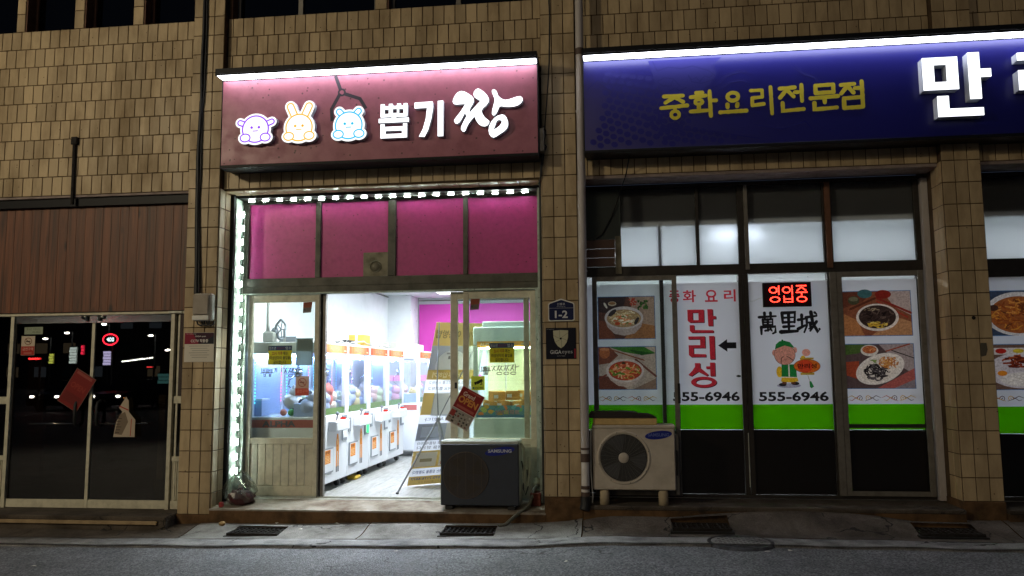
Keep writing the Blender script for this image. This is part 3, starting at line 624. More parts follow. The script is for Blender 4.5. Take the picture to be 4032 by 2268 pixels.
JA = [(-.731, 3.782), (-.699, 3.774), (-.663, 3.752), (-.631, 3.728), (-.615, 3.707), (-.611, 3.678), (-.623, 3.65), (-.643, 3.618), (-.653, 3.594), (-.651, 3.566), (-.627, 3.593), (-.587, 3.636), (-.547, 3.677), (-.571, 3.692), (-.603, 3.714), (-.615, 3.739), (-.61, 3.768), (-.59, 3.791), (-.57, 3.798), (-.55, 3.789), (-.514, 3.761), (-.482, 3.724), (-.467, 3.691), (-.471, 3.663), (-.495, 3.631), (-.527, 3.604), (-.539, 3.58), (-.531, 3.552), (-.507, 3.514), (-.466, 3.478), (-.468, 3.459), (-.484, 3.438), (-.508, 3.429), (-.536, 3.434), (-.563, 3.452), (-.587, 3.485), (-.607, 3.531), (-.631, 3.504), (-.659, 3.468), (-.679, 3.433), (-.691, 3.401), (-.704, 3.387), (-.718, 3.388), (-.734, 3.409), (-.732, 3.435), (-.719, 3.463), (-.699, 3.503), (-.681, 3.534), (-.697, 3.57), (-.713, 3.54), (-.731, 3.508), (-.748, 3.481), (-.772, 3.467), (-.788, 3.47), (-.8, 3.491), (-.796, 3.509), (-.772, 3.539), (-.735, 3.586), (-.691, 3.655), (-.735, 3.655), (-.78, 3.653), (-.802, 3.659), (-.814, 3.68), (-.808, 3.708), (-.792, 3.74), (-.767, 3.77)]
JB = [(-.438, 3.775), (-.422, 3.783), (-.402, 3.773), (-.39, 3.752), (-.381, 3.719), (-.351, 3.689), (-.319, 3.675), (-.287, 3.676), (-.244, 3.688), (-.204, 3.7), (-.172, 3.703), (-.153, 3.689), (-.149, 3.667), (-.161, 3.643), (-.189, 3.62), (-.228, 3.608), (-.276, 3.606), (-.32, 3.61), (-.355, 3.618), (-.371, 3.609), (-.381, 3.585), (-.396, 3.553), (-.416, 3.532), (-.429, 3.531), (-.44, 3.547), (-.437, 3.58), (-.427, 3.62), (-.415, 3.664), (-.415, 3.692), (-.428, 3.726), (-.439, 3.755)]
JC = [(-.344, 3.535), (-.32, 3.527), (-.301, 3.5), (-.289, 3.463), (-.289, 3.431), (-.301, 3.399), (-.329, 3.372), (-.365, 3.35), (-.401, 3.327), (-.425, 3.318), (-.448, 3.327), (-.466, 3.354), (-.472, 3.387), (-.466, 3.427), (-.448, 3.467), (-.42, 3.502), (-.384, 3.526)]
JH = [(-.372, 3.487), (-.35, 3.478), (-.346, 3.462), (-.361, 3.434), (-.388, 3.411), (-.428, 3.389), (-.416, 3.421), (-.402, 3.46), (-.392, 3.48)]
letter(S1, [JA]); letter(S1, [JB]); letter(S1, [JC, JH])
# bbop
letter(S1, [[(-1.512, 3.690), (-1.475, 3.690), (-1.475, 3.668), (-1.432, 3.668), (-1.432, 3.690), (-1.395, 3.690), (-1.395, 3.668), (-1.352, 3.668), (-1.352, 3.690), (-1.315, 3.690), (-1.315, 3.668), (-1.288, 3.668), (-1.288, 3.690), (-1.252, 3.690), (-1.252, 3.562), (-1.362, 3.562), (-1.362, 3.548), (-1.238, 3.548), (-1.238, 3.508), (-1.53, 3.508), (-1.53, 3.548), (-1.402, 3.548), (-1.402, 3.562), (-1.512, 3.562)], rect(-1.475, 3.592, -1.432, 3.638), rect(-1.395, 3.598, -1.352, 3.640), rect(-1.333, 3.592, -1.288, 3.638)])
letter(S1, [[(-1.512, 3.493), (-1.474, 3.493), (-1.474, 3.466), (-1.292, 3.466), (-1.292, 3.493), (-1.254, 3.493), (-1.254, 3.357), (-1.512, 3.357)], rect(-1.464, 3.395, -1.302, 3.428)])
letter(S1, [[(-1.182, 3.690), (-1.008, 3.694), (-1.003, 3.64), (-1.02, 3.53), (-1.05, 3.42), (-1.085, 3.354), (-1.138, 3.358), (-1.10, 3.43), (-1.072, 3.53), (-1.06, 3.636), (-1.182, 3.634)]])
letter(S1, [[(-.957, 3.696), (-.905, 3.698), (-.905, 3.354), (-.957, 3.354)]])
def animal(name, col, hx, hz, ears, pawz, eyes):
    g = thing if False else None
    p = MB(); k = 0
    big = [ell(hx, hz, .157, .157, 36)]+[ell(hx+s*.102, pawz, .074, .062, 24) for s in (-1, 1)]+[stroke([e[0], e[1]], e[2]+.036, 10) for e in ears]
    for l in big: p.prism([l], -.254+k*.0004, -.2005); k += 1
    body = p.build('face_body', M['letteredge'], S1)
    a = Art(-.2545, .0004)
    for l in big: a.poly(l, '#ffffff')
    for e in ears: a.poly(stroke([e[0], e[1]], e[2], 10), col)
    for e in ears: a.poly(stroke([e[0], e[1]], e[2]-.026, 10), '#ffffff')
    a.ell(hx, hz, .138, .138, col, 40); a.ell(hx, hz, .1245, .1245, '#ffffff', 40)
    for s in (-1, 1): a.ell(hx+s*.102, pawz, .056, .045, col, 28); a.ell(hx+s*.102, pawz, .0435, .0325, '#ffffff', 28)
    for s in (-1, 1): a.ell(hx+s*.037-.001, hz+.016, .0135, .0135, col, 16)
    a.stroke([(hx-.025, hz-.02), (hx+.025, hz-.019)], .009, col, 4); a.build('animal_face', M['artlit'], S1)
animal('a', '#8a3cf0', -2.762, 3.505, [((-2.919, 3.573), (-2.86, 3.552), .062), ((-2.598, 3.574), (-2.655, 3.552), .062)], 3.4205, 0)
animal('b', '#f0b02e', -2.321, 3.501, [((-2.411, 3.712), (-2.366, 3.61), .078), ((-2.225, 3.709), (-2.27, 3.61), .078)], 3.417, 0)
animal('c', '#22b4e0', -1.826, 3.500, [((-1.922, 3.638), (-1.888, 3.60), .068), ((-1.731, 3.636), (-1.766, 3.598), .068)], 3.415, 0)
B('power_box', M['greyalu'], S1, (-.006, .035, -.16, -.05, 3.20, 3.42))
# blue sign: faint dragon print, yellow lettering, white channel letters
a = Art(-.2004, .00008); dc1, dc2 = '#1c1a6e', '#100f64'
def scales(cx, cz, rows, cols, s, ang, bend):
    P_, F_ = [], []
    for i in range(rows):
        for j in range(cols):
            u = (i+(j % 2)*.5)*s; v = j*s*.8; an_ = ang+bend*v
            x = cx+u*math.cos(an_)-v*math.sin(an_); z = cz+u*math.sin(an_)+v*math.cos(an_)
            if .45 < x < 3.2 and 3.2 < z < 4.0: n0 = len(P_); P_.extend(ell(x, z, s*.44, s*.38, 8, 0, an_)); F_.append(tuple(range(n0, n0+8)))
    a._add(P_, F_, dc1)
scales(.50, 3.25, 8, 12, .075, -.5, .5); scales(1.0, 3.45, 5, 9, .062, -.9, .3); scales(1.15, 3.22, 9, 4, .07, -.25, .1)
head = [(1.02, 4.0), (1.06, 3.86), (1.08, 3.76), (1.16, 3.70), (1.22, 3.62), (1.34, 3.60), (1.42, 3.66), (1.52, 3.70), (1.60, 3.78), (1.64, 3.86), (1.60, 3.92), (1.68, 4.0)]
a.poly(head, dc1)
for p, wd in (([(1.06, 3.99), (1.10, 3.9), (1.2, 3.93), (1.32, 3.91), (1.42, 3.93), (1.56, 3.88), (1.62, 3.83)], .012), ([(1.1, 3.8), (1.16, 3.83), (1.24, 3.82), (1.3, 3.75)], .01), ([(1.1, 3.79), (1.15, 3.755), (1.22, 3.75), (1.24, 3.80)], .009), ([(1.38, 3.85), (1.41, 3.80), (1.45, 3.82), (1.48, 3.78), (1.53, 3.83), (1.57, 3.81), (1.6, 3.84)], .009), ([(1.38, 3.84), (1.41, 3.78), (1.5, 3.76), (1.6, 3.79)], .009), ([(1.2, 3.7), (1.26, 3.73), (1.3, 3.70), (1.36, 3.73)], .009)): a.stroke(p, wd, dc2, 2)
for p in ([(1.62, 3.72), (1.72, 3.82), (1.85, 3.86), (1.94, 3.82)], [(1.64, 3.68), (1.76, 3.76), (1.86, 3.77), (1.93, 3.73)], [(2.3, 3.9), (2.4, 3.8), (2.5, 3.76), (2.58, 3.62)], [(1.95, 3.35), (2.2, 3.30), (2.4, 3.36), (2.46, 3.28)], [(.45, 3.75), (.55, 3.85), (.62, 3.78), (.7, 3.72), (.74, 3.80), (.68, 3.86)], [(.95, 3.5), (1.2, 3.35), (1.6, 3.30), (2.0, 3.22)]): a.stroke(p, [.006]+[.016]*(len(p)-2)+[.005], dc1, 2)
a.build('dragon_print', M['paper'], S2)
# yellow brush lettering, stroke by stroke
def rough(pts, wd, col, art, seed):
    rr = random.Random(seed); P = []
    for i in range(len(pts)-1):
        n = max(2, int(math.dist(pts[i], pts[i+1])/.022))
        for k in range(n): t = k/n; P.append((pts[i][0]+(pts[i+1][0]-pts[i][0])*t, pts[i][1]+(pts[i+1][1]-pts[i][1])*t))
    P.append(pts[-1]); art.stroke(P, [wd*rr.uniform(.9, 1.12) for _ in P], col, 5)
def ringb(cx, cz, rx, rz, t, col, art, seed):
    rr = random.Random(seed); art.poly([(cx+(rx*rr.uniform(.96, 1.04))*math.cos(k*PI/10), cz+rz*rr.uniform(.96, 1.04)*math.sin(k*PI/10)) for k in range(20)], col, [[(cx+(rx-t)*math.cos(k*PI/8), cz+(rz-t)*math.sin(k*PI/8)) for k in range(16)]])
a = Art(-.2018, .0002); Yc = '#d2c237'; X0 = 1.125; PX_ = .2655
S = {0: [[(.03, .225), (.2, .225)], [(.125, .215), (.04, .165)], [(.125, .215), (.2, .165)], [(.0, .115), (.235, .13)], [(.125, .12), (.125, .09)]],
     1: [[(.055, .245), (.11, .245)], [(.005, .205), (.14, .215)], [(.075, .125), (.075, .09)], [(.0, .07), (.15, .075)], [(.175, .255), (.18, .02)], [(.18, .165), (.23, .165)]],
     2: [[(.065, .12), (.065, .095)], [(.155, .125), (.15, .10)], [(.0, .05), (.23, .055)]],
     3: [[(.01, .24), (.11, .24)], [(.11, .24), (.11, .175)], [(.11, .175), (.02, .17)], [(.02, .17), (.02, .10)], [(.02, .10), (.12, .11)], [(.185, .265), (.19, .015)]],
     4: [[(.0, .245), (.13, .25)], [(.07, .245), (.0, .16)], [(.07, .22), (.12, .165)], [(.13, .205), (.16, .205)], [(.19, .27), (.19, .12)], [(.02, .11), (.02, .035), (.2, .045)]],
     5: [[(.045, .255), (.2, .26)], [(.2, .26), (.2, .19)], [(.2, .19), (.045, .185)], [(.045, .185), (.045, .255)], [(.0, .14), (.235, .15)], [(.12, .14), (.12, .095)], [(.03, .095), (.03, .035), (.22, .045)]],
     6: [[(.0, .25), (.115, .255)], [(.065, .25), (.0, .17)], [(.065, .225), (.105, .175)], [(.12, .215), (.15, .215)], [(.18, .275), (.18, .145)], [(.02, .125), (.18, .13)], [(.18, .13), (.18, .04)], [(.18, .04), (.02, .035)], [(.02, .035), (.02, .125)]]}
for k, ss in S.items():
    for j, p in enumerate(ss): rough([(X0+k*PX_+x, 3.428+z) for x, z in p], .036 if k != 3 else .032, Yc, a, k*10+j)
ringb(X0+.125, 3.428+.045, .052, .05, .032, Yc, a, 1); ringb(X0+PX_+.075, 3.428+.155, .048, .038, .032, Yc, a, 2); ringb(X0+2*PX_+.115, 3.428+.19, .066, .055, .036, Yc, a, 3)
M['ypaint'] = M['paper']; a.build('yellow_lettering', M['paper'], S2)
for loops in ([rect(3.385, 3.56, 3.677, 3.852), rect(3.479, 3.629, 3.582, 3.785)], [[(3.763, 3.465), (3.858, 3.465), (3.858, 3.658), (3.947, 3.658), (3.947, 3.731), (3.858, 3.731), (3.858, 3.882), (3.763, 3.882)]], [[(3.492, 3.317), (3.866, 3.317), (3.866, 3.386), (3.586, 3.386), (3.586, 3.502), (3.492, 3.502)]],
              [[(4.167, 3.789), (4.36, 3.789), (4.36, 3.70), (4.167, 3.70), (4.167, 3.524), (4.47, 3.524), (4.47, 3.59), (4.26, 3.59), (4.26, 3.635), (4.45, 3.635), (4.45, 3.857), (4.167, 3.857)]], [rect(4.53, 3.317, 4.625, 3.882)],
              [[(4.95, 3.56), (5.02, 3.53), (5.10, 3.66), (5.2, 3.53), (5.27, 3.57), (5.14, 3.72), (5.14, 3.85), (5.06, 3.85), (5.06, 3.72)]], [rect(5.34, 3.5, 5.43, 3.88)], [ell(5.2, 3.39, .17, .085, 28), ell(5.2, 3.39, .1, .035, 20)]): letter(S2, loops, -.30)

# ------------------------------------------------------------------ LED module strip round the claw shop front
M['led'] = emit('white_led', (.84, 1, .93), 190.); M['ledpcb'] = mat('led_module', '#6f7670', .5)
LS = thing('led_light_strip', 'string of white LED modules framing the claw shop front', 'light strip', (-3.16, .4, .1))
def ledmod(c, vert):
    x, y, z = c
    b_ = B('led_module', M['ledpcb'], LS, (x-.008, x+.008, y-.010, y+.008, z-.034, z+.034) if vert else (x-.034, x+.034, y-.010, y+.008, z-.008, z+.008), b=.002)
    mm = MB()
    for k in (-1, 0, 1):
        p = (x, y, z+k*.021) if vert else (x+k*.021, y, z)
        mm.ball((p[0], p[1]-.013, p[2]), .0075, 8, 5)
    mm.build('lens', M['led'], b_)
for k in range(20): ledmod((-3.08+k*.1515, .395, 2.938+.003*math.sin(k)), False)
for k in range(19): ledmod((-3.163+.004*math.sin(k*2.1), .385+.004*math.cos(k), 2.80-k*.1465), True)
MB().tube([(-3.17, .40, 2.85+.0-.0)]+[(-3.163+.004*math.sin(k*2.1), .397, 2.80-k*.1465) for k in range(19)], .0025, 5).build('wire', M['white'], LS)
MB().tube([(-3.1+k*.1515, .405, 2.946+.006*math.sin(k*1.7)) for k in range(21)], .0025, 5).build('wire', M['white'], LS)

# ------------------------------------------------------------------ claw shop front
CF = thing('claw_shop_front', 'claw machine shop front with pink transom panels and sliding glass doors', 'shopfront', (-1.6, .45, -.13))
M['jamb'] = mat('pale_painted_jamb', '#b0bcb0', .55, dirt='#5f6a58', dscale=12, damt=.6, specks=(30., .35, '#2a2e26'))
B('edge_strip', M['black'], CF, (-3.238, -3.197, .234, .262, -.11, 2.985)); B('edge_strip', M['black'], CF, (-3.196, -.05, .30, .33, 2.952, 2.985)); B('edge_strip', M['black'], CF, (-.049, -.004, .234, .262, -.1, 2.985))
B('jamb_panel', M['jamb'], CF, (-3.236, -3.190, .263, .47, -.11, 2.95)); B('jamb_panel', M['jamb'], CF, (-.072, -.006, .263, .47, -.1, 2.95)); B('head_panel', M['bronze'], CF, (-3.189, -.073, .331, .50, 2.952, 2.985))
M['pink'] = mat('magenta_panel', '#b02a78', .38, dirt='#8a2a62', dscale=26, damt=.5, bump=.12, bscale=14, specks=(24., .18, '#4a1434'))
M['olive'] = mat('weathered_dark_frame', '#4c4a40', .5, .15, dirt='#2a2822', dscale=8, damt=.6)
tf = MB().box(-3.188, -.074, .425, .52, 2.035, 2.125, .003).box(-3.188, -.074, .43, .52, 2.915, 2.951, .003)
for x0, x1 in ((-3.188, -3.125), (-2.396, -2.343), (-1.624, -1.543), (-.842, -.797), (-.078, -.074)): tf.box(x0, x1, .422, .515, 2.126, 2.914, .003)
tf.build('transom_frame', M['olive'], CF)
for x0, x1 in ((-3.124, -2.397), (-2.342, -1.625), (-1.542, -.843), (-.796, -.079)):
    p = B('pink_panel', M['pink'], CF, (x0, x1, .45, .456, 2.127, 2.913), b=0)
B('transom_rail', M['olive'], CF, (-3.188, -.074, .415, .52, 1.972, 2.034))
vp = thing('vent_plate', 'square weathered vent plate screwed over the second pink panel', 'vent', (-1.752, .44, 2.109))
M['tin'] = mat('galvanised_tin', '#75715f', .5, .35, dirt='#4a4536', dscale=9, damt=.6)
B('plate', M['tin'], vp, (-1.884, -1.62, .432, .446, 2.109, 2.372))
MB().lathe((-1.755, .431, 2.225), [(.048, -.002), (.052, -.010), (.058, -.010), (.062, .001)], 'y', 28).build('rim', M['tin'], vp)
MB().lathe((-1.755, .431, 2.225), [(0, -.004), (.046, -.004), (.047, .0)], 'y', 24).build('disc', mat('vent_disc', '#6d6a5a', .6), vp)
al, cr = M['alu'], M['creamalu']
B('door_frame', M['jamb'], CF, (-3.188, -.074, .40, .50, 1.956, 1.971), (-3.188, -3.118, .40, .50, -.125, 1.955), (-.112, -.074, .40, .50, -.125, 1.955))
B('threshold', M['alu'], CF, (-3.117, -.113, .385, .52, -.127, -.104), (-3.117, -.113, .43, .435, -.1035, -.09), (-3.117, -.113, .47, .475, -.1035, -.09))
def sash(x0, x1, y, st=.047, mt=None, mid=(), sr=None):
    sr = sr or st; mt = mt or M['creamalu']
    s = MB(); z0, z1 = -.086, 1.952
    s.box(x0, x0+st, y, y+.035, z0, z1, .003); s.box(x1-sr, x1, y, y+.035, z0, z1, .003); s.box(x0+st, x1-sr, y+.001, y+.034, 1.875, z1, .003)
    s.box(x0+st, x1-sr, y+.001, y+.034, .43, .491, .003); s.box(x0+st, x1-sr, y+.001, y+.034, z0, .012, .003)
    for a_, b_ in mid: s.box(a_, b_, y+.001, y+.034, .492, 1.874, .003)
    o = s.build('sliding_sash', mt, CF)
    B('glass_pane', M['glass'], o, (x0+st, x1-sr, y+.014, y+.02, .491, 1.875), b=0)
    n = max(1, round((x1-x0-2*st)/.0865))
    for k in range(n):
        a_ = x0+st+(x1-x0-2*st)*k/n; b_ = x0+st+(x1-x0-2*st)*(k+1)/n
        B('kick_slat', mt, o, (a_+.002, b_-.002, y+.012, y+.022, .013, .429), b=.003)
    return o
sash(-3.104, -2.345, .435); sash(-.846, -.113, .435, .058); sash(-.982, -.186, .472, .075, sr=.053)
B('side_track', M['greyalu'], CF, (-2.344, -2.33, .43, .50, -.1, 1.954), (-2.312, -2.284, .455, .51, -.1, 1.954)); B('side_track', M['black'], CF, (-2.329, -2.313, .46, .505, -.1, 1.954), b=0)
MB().box(-.93, -.905, .425, .436, .98, 1.04, .003).build('latch', M['black'], CF)
# stickers on its glass
def sticker(name, label, cat, art, mt='paper', **k): return tag(art.build(name, M[mt]), label, cat, **k)
def yellow(x0, z0, x1, z1, label):
    a = Art(.4335); a.rect(x0, z0, x1, z1, '#6b7a5c'); a.rect(x0+.004, z0+.004, x1-.004, z1-.05, '#c9c224'); a.rect(x0+.004, z1-.047, x1-.004, z1-.003, '#2c4263')
    w_ = x1-x0; a.text('청소년', x0+.01, z1-.04, x0+w_*.32, z1-.01, '#c5ccd2'); a.text('출입금지', x0+w_*.35, z1-.038, x0+w_*.68, z1-.012, '#7a3050'); a.text('업소', x0+w_*.72, z1-.04, x1-.01, z1-.01, '#c5ccd2')
    h = z1-z0-.05; a.text('22시 이후', x0+w_*.17, z0+h*.68, x0+w_*.6, z0+h*.93, '#8a2f1e', .02); a.text('에는', x0+w_*.62, z0+h*.68, x0+w_*.83, z0+h*.93, '#2a2a20', .02); a.text('미성년자의 출입을', x0+w_*.08, z0+h*.37, x0+w_*.92, z0+h*.62, '#2b3326', .02); a.text('금지합니다.', x0+w_*.23, z0+h*.06, x0+w_*.78, z0+h*.31, '#2b3326', .02)
    return sticker('age_notice', label, 'sticker', a, group='yellow age notices on the glass')
yellow(-2.884, 1.23, -2.627, 1.428, 'yellow age limit notice on the left sash above handwriting'); yellow(-.578, 1.232, -.329, 1.427, 'yellow age limit notice on the right sash above the camera sticker')
a = Art(.4335); a.rect(-2.584, .918, -2.44, 1.07, '#c0503c'); a.rect(-2.584, .99, -2.44, 1.115, '#cfae9a'); a.ring(-2.512, 1.05, .045, .045, .007, '#b05a4c'); a.stroke([(-2.545, 1.08), (-2.48, 1.02)], .007, '#b05a4c'); a.rect(-2.54, 1.045, -2.49, 1.056, '#8a5a50'); a.text('금연구역', -2.568, .945, -2.456, .98, '#d98a74', .02)
sticker('no_smoking_sticker', 'orange red no smoking sticker on the left sliding sash', 'sticker', a)
a = Art(.4335); a.rect(-2.584, 1.223, -2.407, 1.502, '#6f7c78'); a.rect(-2.575, 1.37, -2.415, 1.49, '#7f8b84'); sticker('faded_poster', 'faded grey green poster at the right edge of the left sash', 'poster', a, 'print')
for x, lb in ((-2.52, 'small two tone paper tag at the top of the left sash'), (-.772, 'small two tone paper tag at the top of the right sash')):
    a = Art(.4335); a.poly([(x, 1.76), (x+.088, 1.765), (x+.1, 1.873), (x+.003, 1.87)], '#5f524a'); a.poly([(x+.002, 1.815), (x+.094, 1.818), (x+.1, 1.873), (x+.003, 1.87)], '#8d4c38'); a.text('kt', x+.008, 1.785, x+.03, 1.805, '#2a2522', .03); a.rect(x+.035, 1.787, x+.075, 1.791, '#3a332e'); sticker('door_tag', lb, 'sticker', a, group='paper tags on the sashes')
a = Art(.4335); a.rect(-.764, .961, -.627, 1.10, '#b7bc3c'); a.poly([(-.715, 1.045), (-.655, 1.075), (-.645, 1.05), (-.70, 1.018)], '#1d1f14'); a.poly([(-.735, 1.04), (-.715, 1.047), (-.705, 1.022), (-.725, 1.012)], '#1d1f14'); a.stroke([(-.66, 1.045), (-.655, 1.02), (-.672, 1.018)], .008, '#1d1f14')
for k in range(3): a.stroke([(-.745, 1.012+.012*k), (-.755, 1.006+.015*k)], .003, '#1d1f14', 0)
a.text('CCTV', -.722, .973, -.645, .994, '#1d2a14', .03); a.ell(-.738, .984, .009, .011, '#2f6a70'); sticker('camera_sticker', 'yellow camera surveillance sticker on the right sash', 'sticker', a)
def hand(pts_list, ox, oz, s, a, col='#6d6c66', wd=.0075):
    for p in pts_list: a.stroke([(ox+x*s, oz+z*s) for x, z in p], wd, col, 3)
BB = [[(0, 1), (.05, .45)], [(.05, .45), (.4, .5)], [(.2, 1), (.22, .5)], [(.4, 1), (.4, .5)], [(.55, 1), (.58, .5)], [(.7, 1), (.7, .5)], [(.22, .75), (.4, .78)], [(-.1, .42), (.9, .5)], [(.3, .35), (.32, 0)], [(.55, .38), (.5, 0)], [(.3, .2), (.52, .22)], [(.3, .02), (.52, .04)]]
JJ = [[(0, .9), (.4, .95), (.1, .4)], [(.25, .7), (.45, .4)], [(.5, .9), (.9, 1), (.6, .4)], [(.75, .7), (.95, .42)], [(1.15, 1.05), (1.1, .35)], [(1.12, .75), (1.5, .85)]]
OO = [(.9+.3*math.cos(t*PI/6), .12+.14*math.sin(t*PI/6)) for t in range(13)]
a = Art(.4335); hand(BB, -2.95, 1.112, .085, a); hand(BB, -2.89, 1.112, .08, a); hand([[(0, .9), (.3, .95), (.2, .4)], [(.5, 1), (.5, .4)]], -2.82, 1.13, .07, a); hand([[(0, .9), (.05, .35)]], -2.735, 1.13, .07, a); hand(JJ+[OO], -2.715, 1.11, .09, a); hand(JJ+[OO], -2.645, 1.11, .09, a); sticker('hand_lettering', 'grey hand lettered shop name on the left sash glass', 'lettering', a)
a = Art(.4335); hand(BB, -.66, 1.115, .08, a); hand(BB, -.635, 1.115, .078, a); hand(JJ[:4]+[OO], -.56, 1.115, .09, a); hand(JJ[:4]+[OO], -.49, 1.115, .09, a); hand(JJ+[OO], -.425, 1.115, .095, a); sticker('hand_lettering', 'grey hand lettered shop name on the right sash glass', 'lettering', a)
def flyer(art, c, w_, h_, ang, lean, name, label, y):
    ca, sa = math.cos(ang), math.sin(ang); c = Vector(c)
    def xf(p): u, d, v = p.x, p.y, p.z; return c+Vector((u*ca-v*sa, d+lean*v, u*sa+v*ca))
    return tag(art.build(name, M['paper'], None, xf), label, 'flyer')
def open_art(y=0.):
    a = Art(y); w_, h_ = .125, .19
    a.rect(-w_, -h_, w_, h_, '#b9a79c'); a.rect(-w_+.006, -.035, w_-.006, h_-.006, '#7f1c1c'); a.text('Grand', -.085, .105, .04, .15, '#d0b9a8', .02); a.text('OPEN', -.105, .03, .1, .10, '#c2803a', .04); a.rect(-.06, .16, .09, .176, '#a2483c'); a.rect(-.09, -.02, .1, .005, '#9c4a40')
    a.rect(-w_+.006, -h_+.006, w_-.006, -.04, '#8d8378')
    rr = random.Random(4)
    for i in range(6):
        for j in range(4): a.rect(-.11+i*.038, -.175+j*.033, -.11+i*.038+rr.uniform(.014, .03), -.175+j*.033+rr.uniform(.01, .022), rr.choice(['#5a4d44', '#b5aea2', '#3d3a36', '#9a8f84', '#6a3a32']))
    a.rect(-.115, -.12, -.065, -.06, '#8c2f28'); return a
flyer(open_art(), (-.818, .395, .785), .125, .19, -.5, .04, 'opening_flyer', 'red grand open flyer taped askew beside the claw shop doorway', .4)

# ------------------------------------------------------------------ dark shop on the left
LF = thing('timber_shop_front', 'closed shop front with timber cladding above double glass doors', 'shopfront', (-4.7, .2, -.2))
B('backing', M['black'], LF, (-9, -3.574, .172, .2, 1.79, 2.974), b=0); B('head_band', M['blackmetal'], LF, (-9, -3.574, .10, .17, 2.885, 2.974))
x = -8.98
while x < -3.66:
    w_ = random.choice((.094, .098, .102)); x1 = min(x+w_, -3.652); B('plank', M['wood'], LF, (x+.0005, x1-.0005, .148+random.uniform(-.0012, .0012), .171, 1.788, 2.884), b=.0018); x = x1
B('corner_strip', M['brownwood'], LF, (-3.651, -3.600, .152, .2, 1.79, 2.884))
B('door_head', M['creamalu'], LF, (-9, -3.66, .17, .24, 1.757, 1.787)); B('bracket', M['alu'], LF, (-3.83, -3.69, .16, .169, 1.762, 1.783))
M['steel'] = mat('stainless_steel', '#8b8d88', .12, .95)
B('closer_rail', M['steel'], LF, (-5.55, -3.813, .196, .236, 1.678, 1.756))
B('post', M['creamalu'], LF, (-5.590, -5.551, .18, .25, -.194, 1.756)); B('post', M['creamalu'], LF, (-3.812, -3.772, .18, .25, -.194, 1.756))
for x0, x1 in ((-5.549, -4.688), (-4.650, -3.814)):
    d = B('door', M['creamalu'], LF, (x0, x1, .2, .235, -.191, -.108), *(((x1+.001, x1+.036, .199, .236, -.191, 1.676),) if x0 < -5 else ()))
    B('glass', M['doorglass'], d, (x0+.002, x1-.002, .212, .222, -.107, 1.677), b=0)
    B('door_edge', M['bronze'], d, (x0, x0+.012, .204, .23, -.107, 1.677)) if x0 < -5 else B('door_edge', M['bronze'], d, (x1-.012, x1, .204, .23, -.107, 1.677))
    hx = x1-.11 if x0 < -5 else x0+.09
    MB().tube([(hx, .205, .88), (hx, .165, .865), (hx, .15, .83), (hx, .15, .68), (hx, .165, .645), (hx, .205, .63)], .016, 10).build('pull_handle', M['black'], d)
    a_, b_ = ((-5.325, -4.84) if x0 < -5 else (-4.54, -4.033))
    MB().tube([(a_, .2, .648), (a_, .185, .648), (b_, .185, .652), (b_, .2, .652)], .007, 8).build('push_bar', M['steel'], d)
for x in (-4.74, -4.60): MB().tube([(x-.05 if x < -4.7 else x+.05, .19, 1.735), (x, .17, 1.74), (x, .19, 1.70)], .018, 8).build('pivot', M['steel'], LF)
for nm, x0, x1 in (('side_light', -3.77, -3.60), ('side_light', -9, -5.592)):
    s = MB()
    if x1 > -4: s.box(-3.748, -3.726, .205, .24, -.19, 1.756, .002)
    s.box(x0, x1, .2, .245, .85, .925, .003).box(x0, x1, .2, .245, .275, .325, .003).box(x0, x1, .2, .245, -.192, -.11, .003)
    o = s.build(nm, M['creamalu'], LF); B('pane', M['doorglass'], o, (x0, x1, .222, .23, .926, 1.756), (x0, x1, .222, .23, .326, .849), b=0)
    xx = x0+.005
    while xx < x1-.01 and xx < (x0+.2 if x1 > -4 else x1): B('rib', M['creamalu'], o, (max(xx, -6.6), max(xx, -6.6)+.012, .208, .222, -.109, .274), b=.002) if xx > -6.6 else None; xx += .021
    B('rib_backing', M['creamalu'], o, (x0, x1, .223, .235, -.1095, .2745), b=0)
B('checker_strip', mat('checker_plate', '#3d3432', .4, .5, bump=1., bscale=90), LF, (-3.715, -3.60, .18, .199, .926, 1.756))
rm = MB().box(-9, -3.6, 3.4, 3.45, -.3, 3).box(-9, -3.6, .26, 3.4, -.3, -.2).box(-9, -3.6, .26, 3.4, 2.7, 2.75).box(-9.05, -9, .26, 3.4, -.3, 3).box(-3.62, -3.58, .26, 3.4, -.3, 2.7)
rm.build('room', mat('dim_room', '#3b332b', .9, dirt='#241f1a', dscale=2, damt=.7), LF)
B('inner_curtain', mat('brown_curtain', '#5a3a24', .9), LF, (-5.56, -5.30, .35, .40, .1, 1.75))
cab = thing('mirrored_post', 'pale timber post standing behind the right glass door', 'post', (-4.0, .6, -.2)); B('shaft', mat('pale_timber', '#9c8a68', .7, dirt='#5b4d38', dscale=7, damt=.5), cab, (-4.10, -4.03, .5, .56, .06, .83), b=.004); B('cap', mat('pale_timber_cap', '#b3a27c', .7), cab, (-4.105, -4.025, .495, .565, .831, .93), b=.004); B('base', mat('timber_base', '#6a5c44', .8), cab, (-4.12, -4.01, .48, .58, -.199, .059), b=.004)  # post built behind the glass to imitate a bollard's reflection
a = Art(.2105); a.rect(-5.482, 1.352, -5.329, 1.551, '#c9b9a4'); a.rect(-5.48, 1.354, -5.331, 1.445, '#a83128'); a.ring(-5.404, 1.497, .042, .038, .007, '#7a4a34'); a.stroke([(-5.435, 1.523), (-5.375, 1.47)], .007, '#7a4a34'); a.rect(-5.43, 1.49, -5.38, 1.501, '#4a3a30'); a.text('금연구역', -5.465, 1.40, -5.345, 1.432, '#cfa090', .02); a.rect(-5.45, 1.37, -5.36, 1.38, '#c07a6a'); sticker('no_smoking_sticker', 'white and red no smoking sticker on the dark glass door', 'sticker', a)
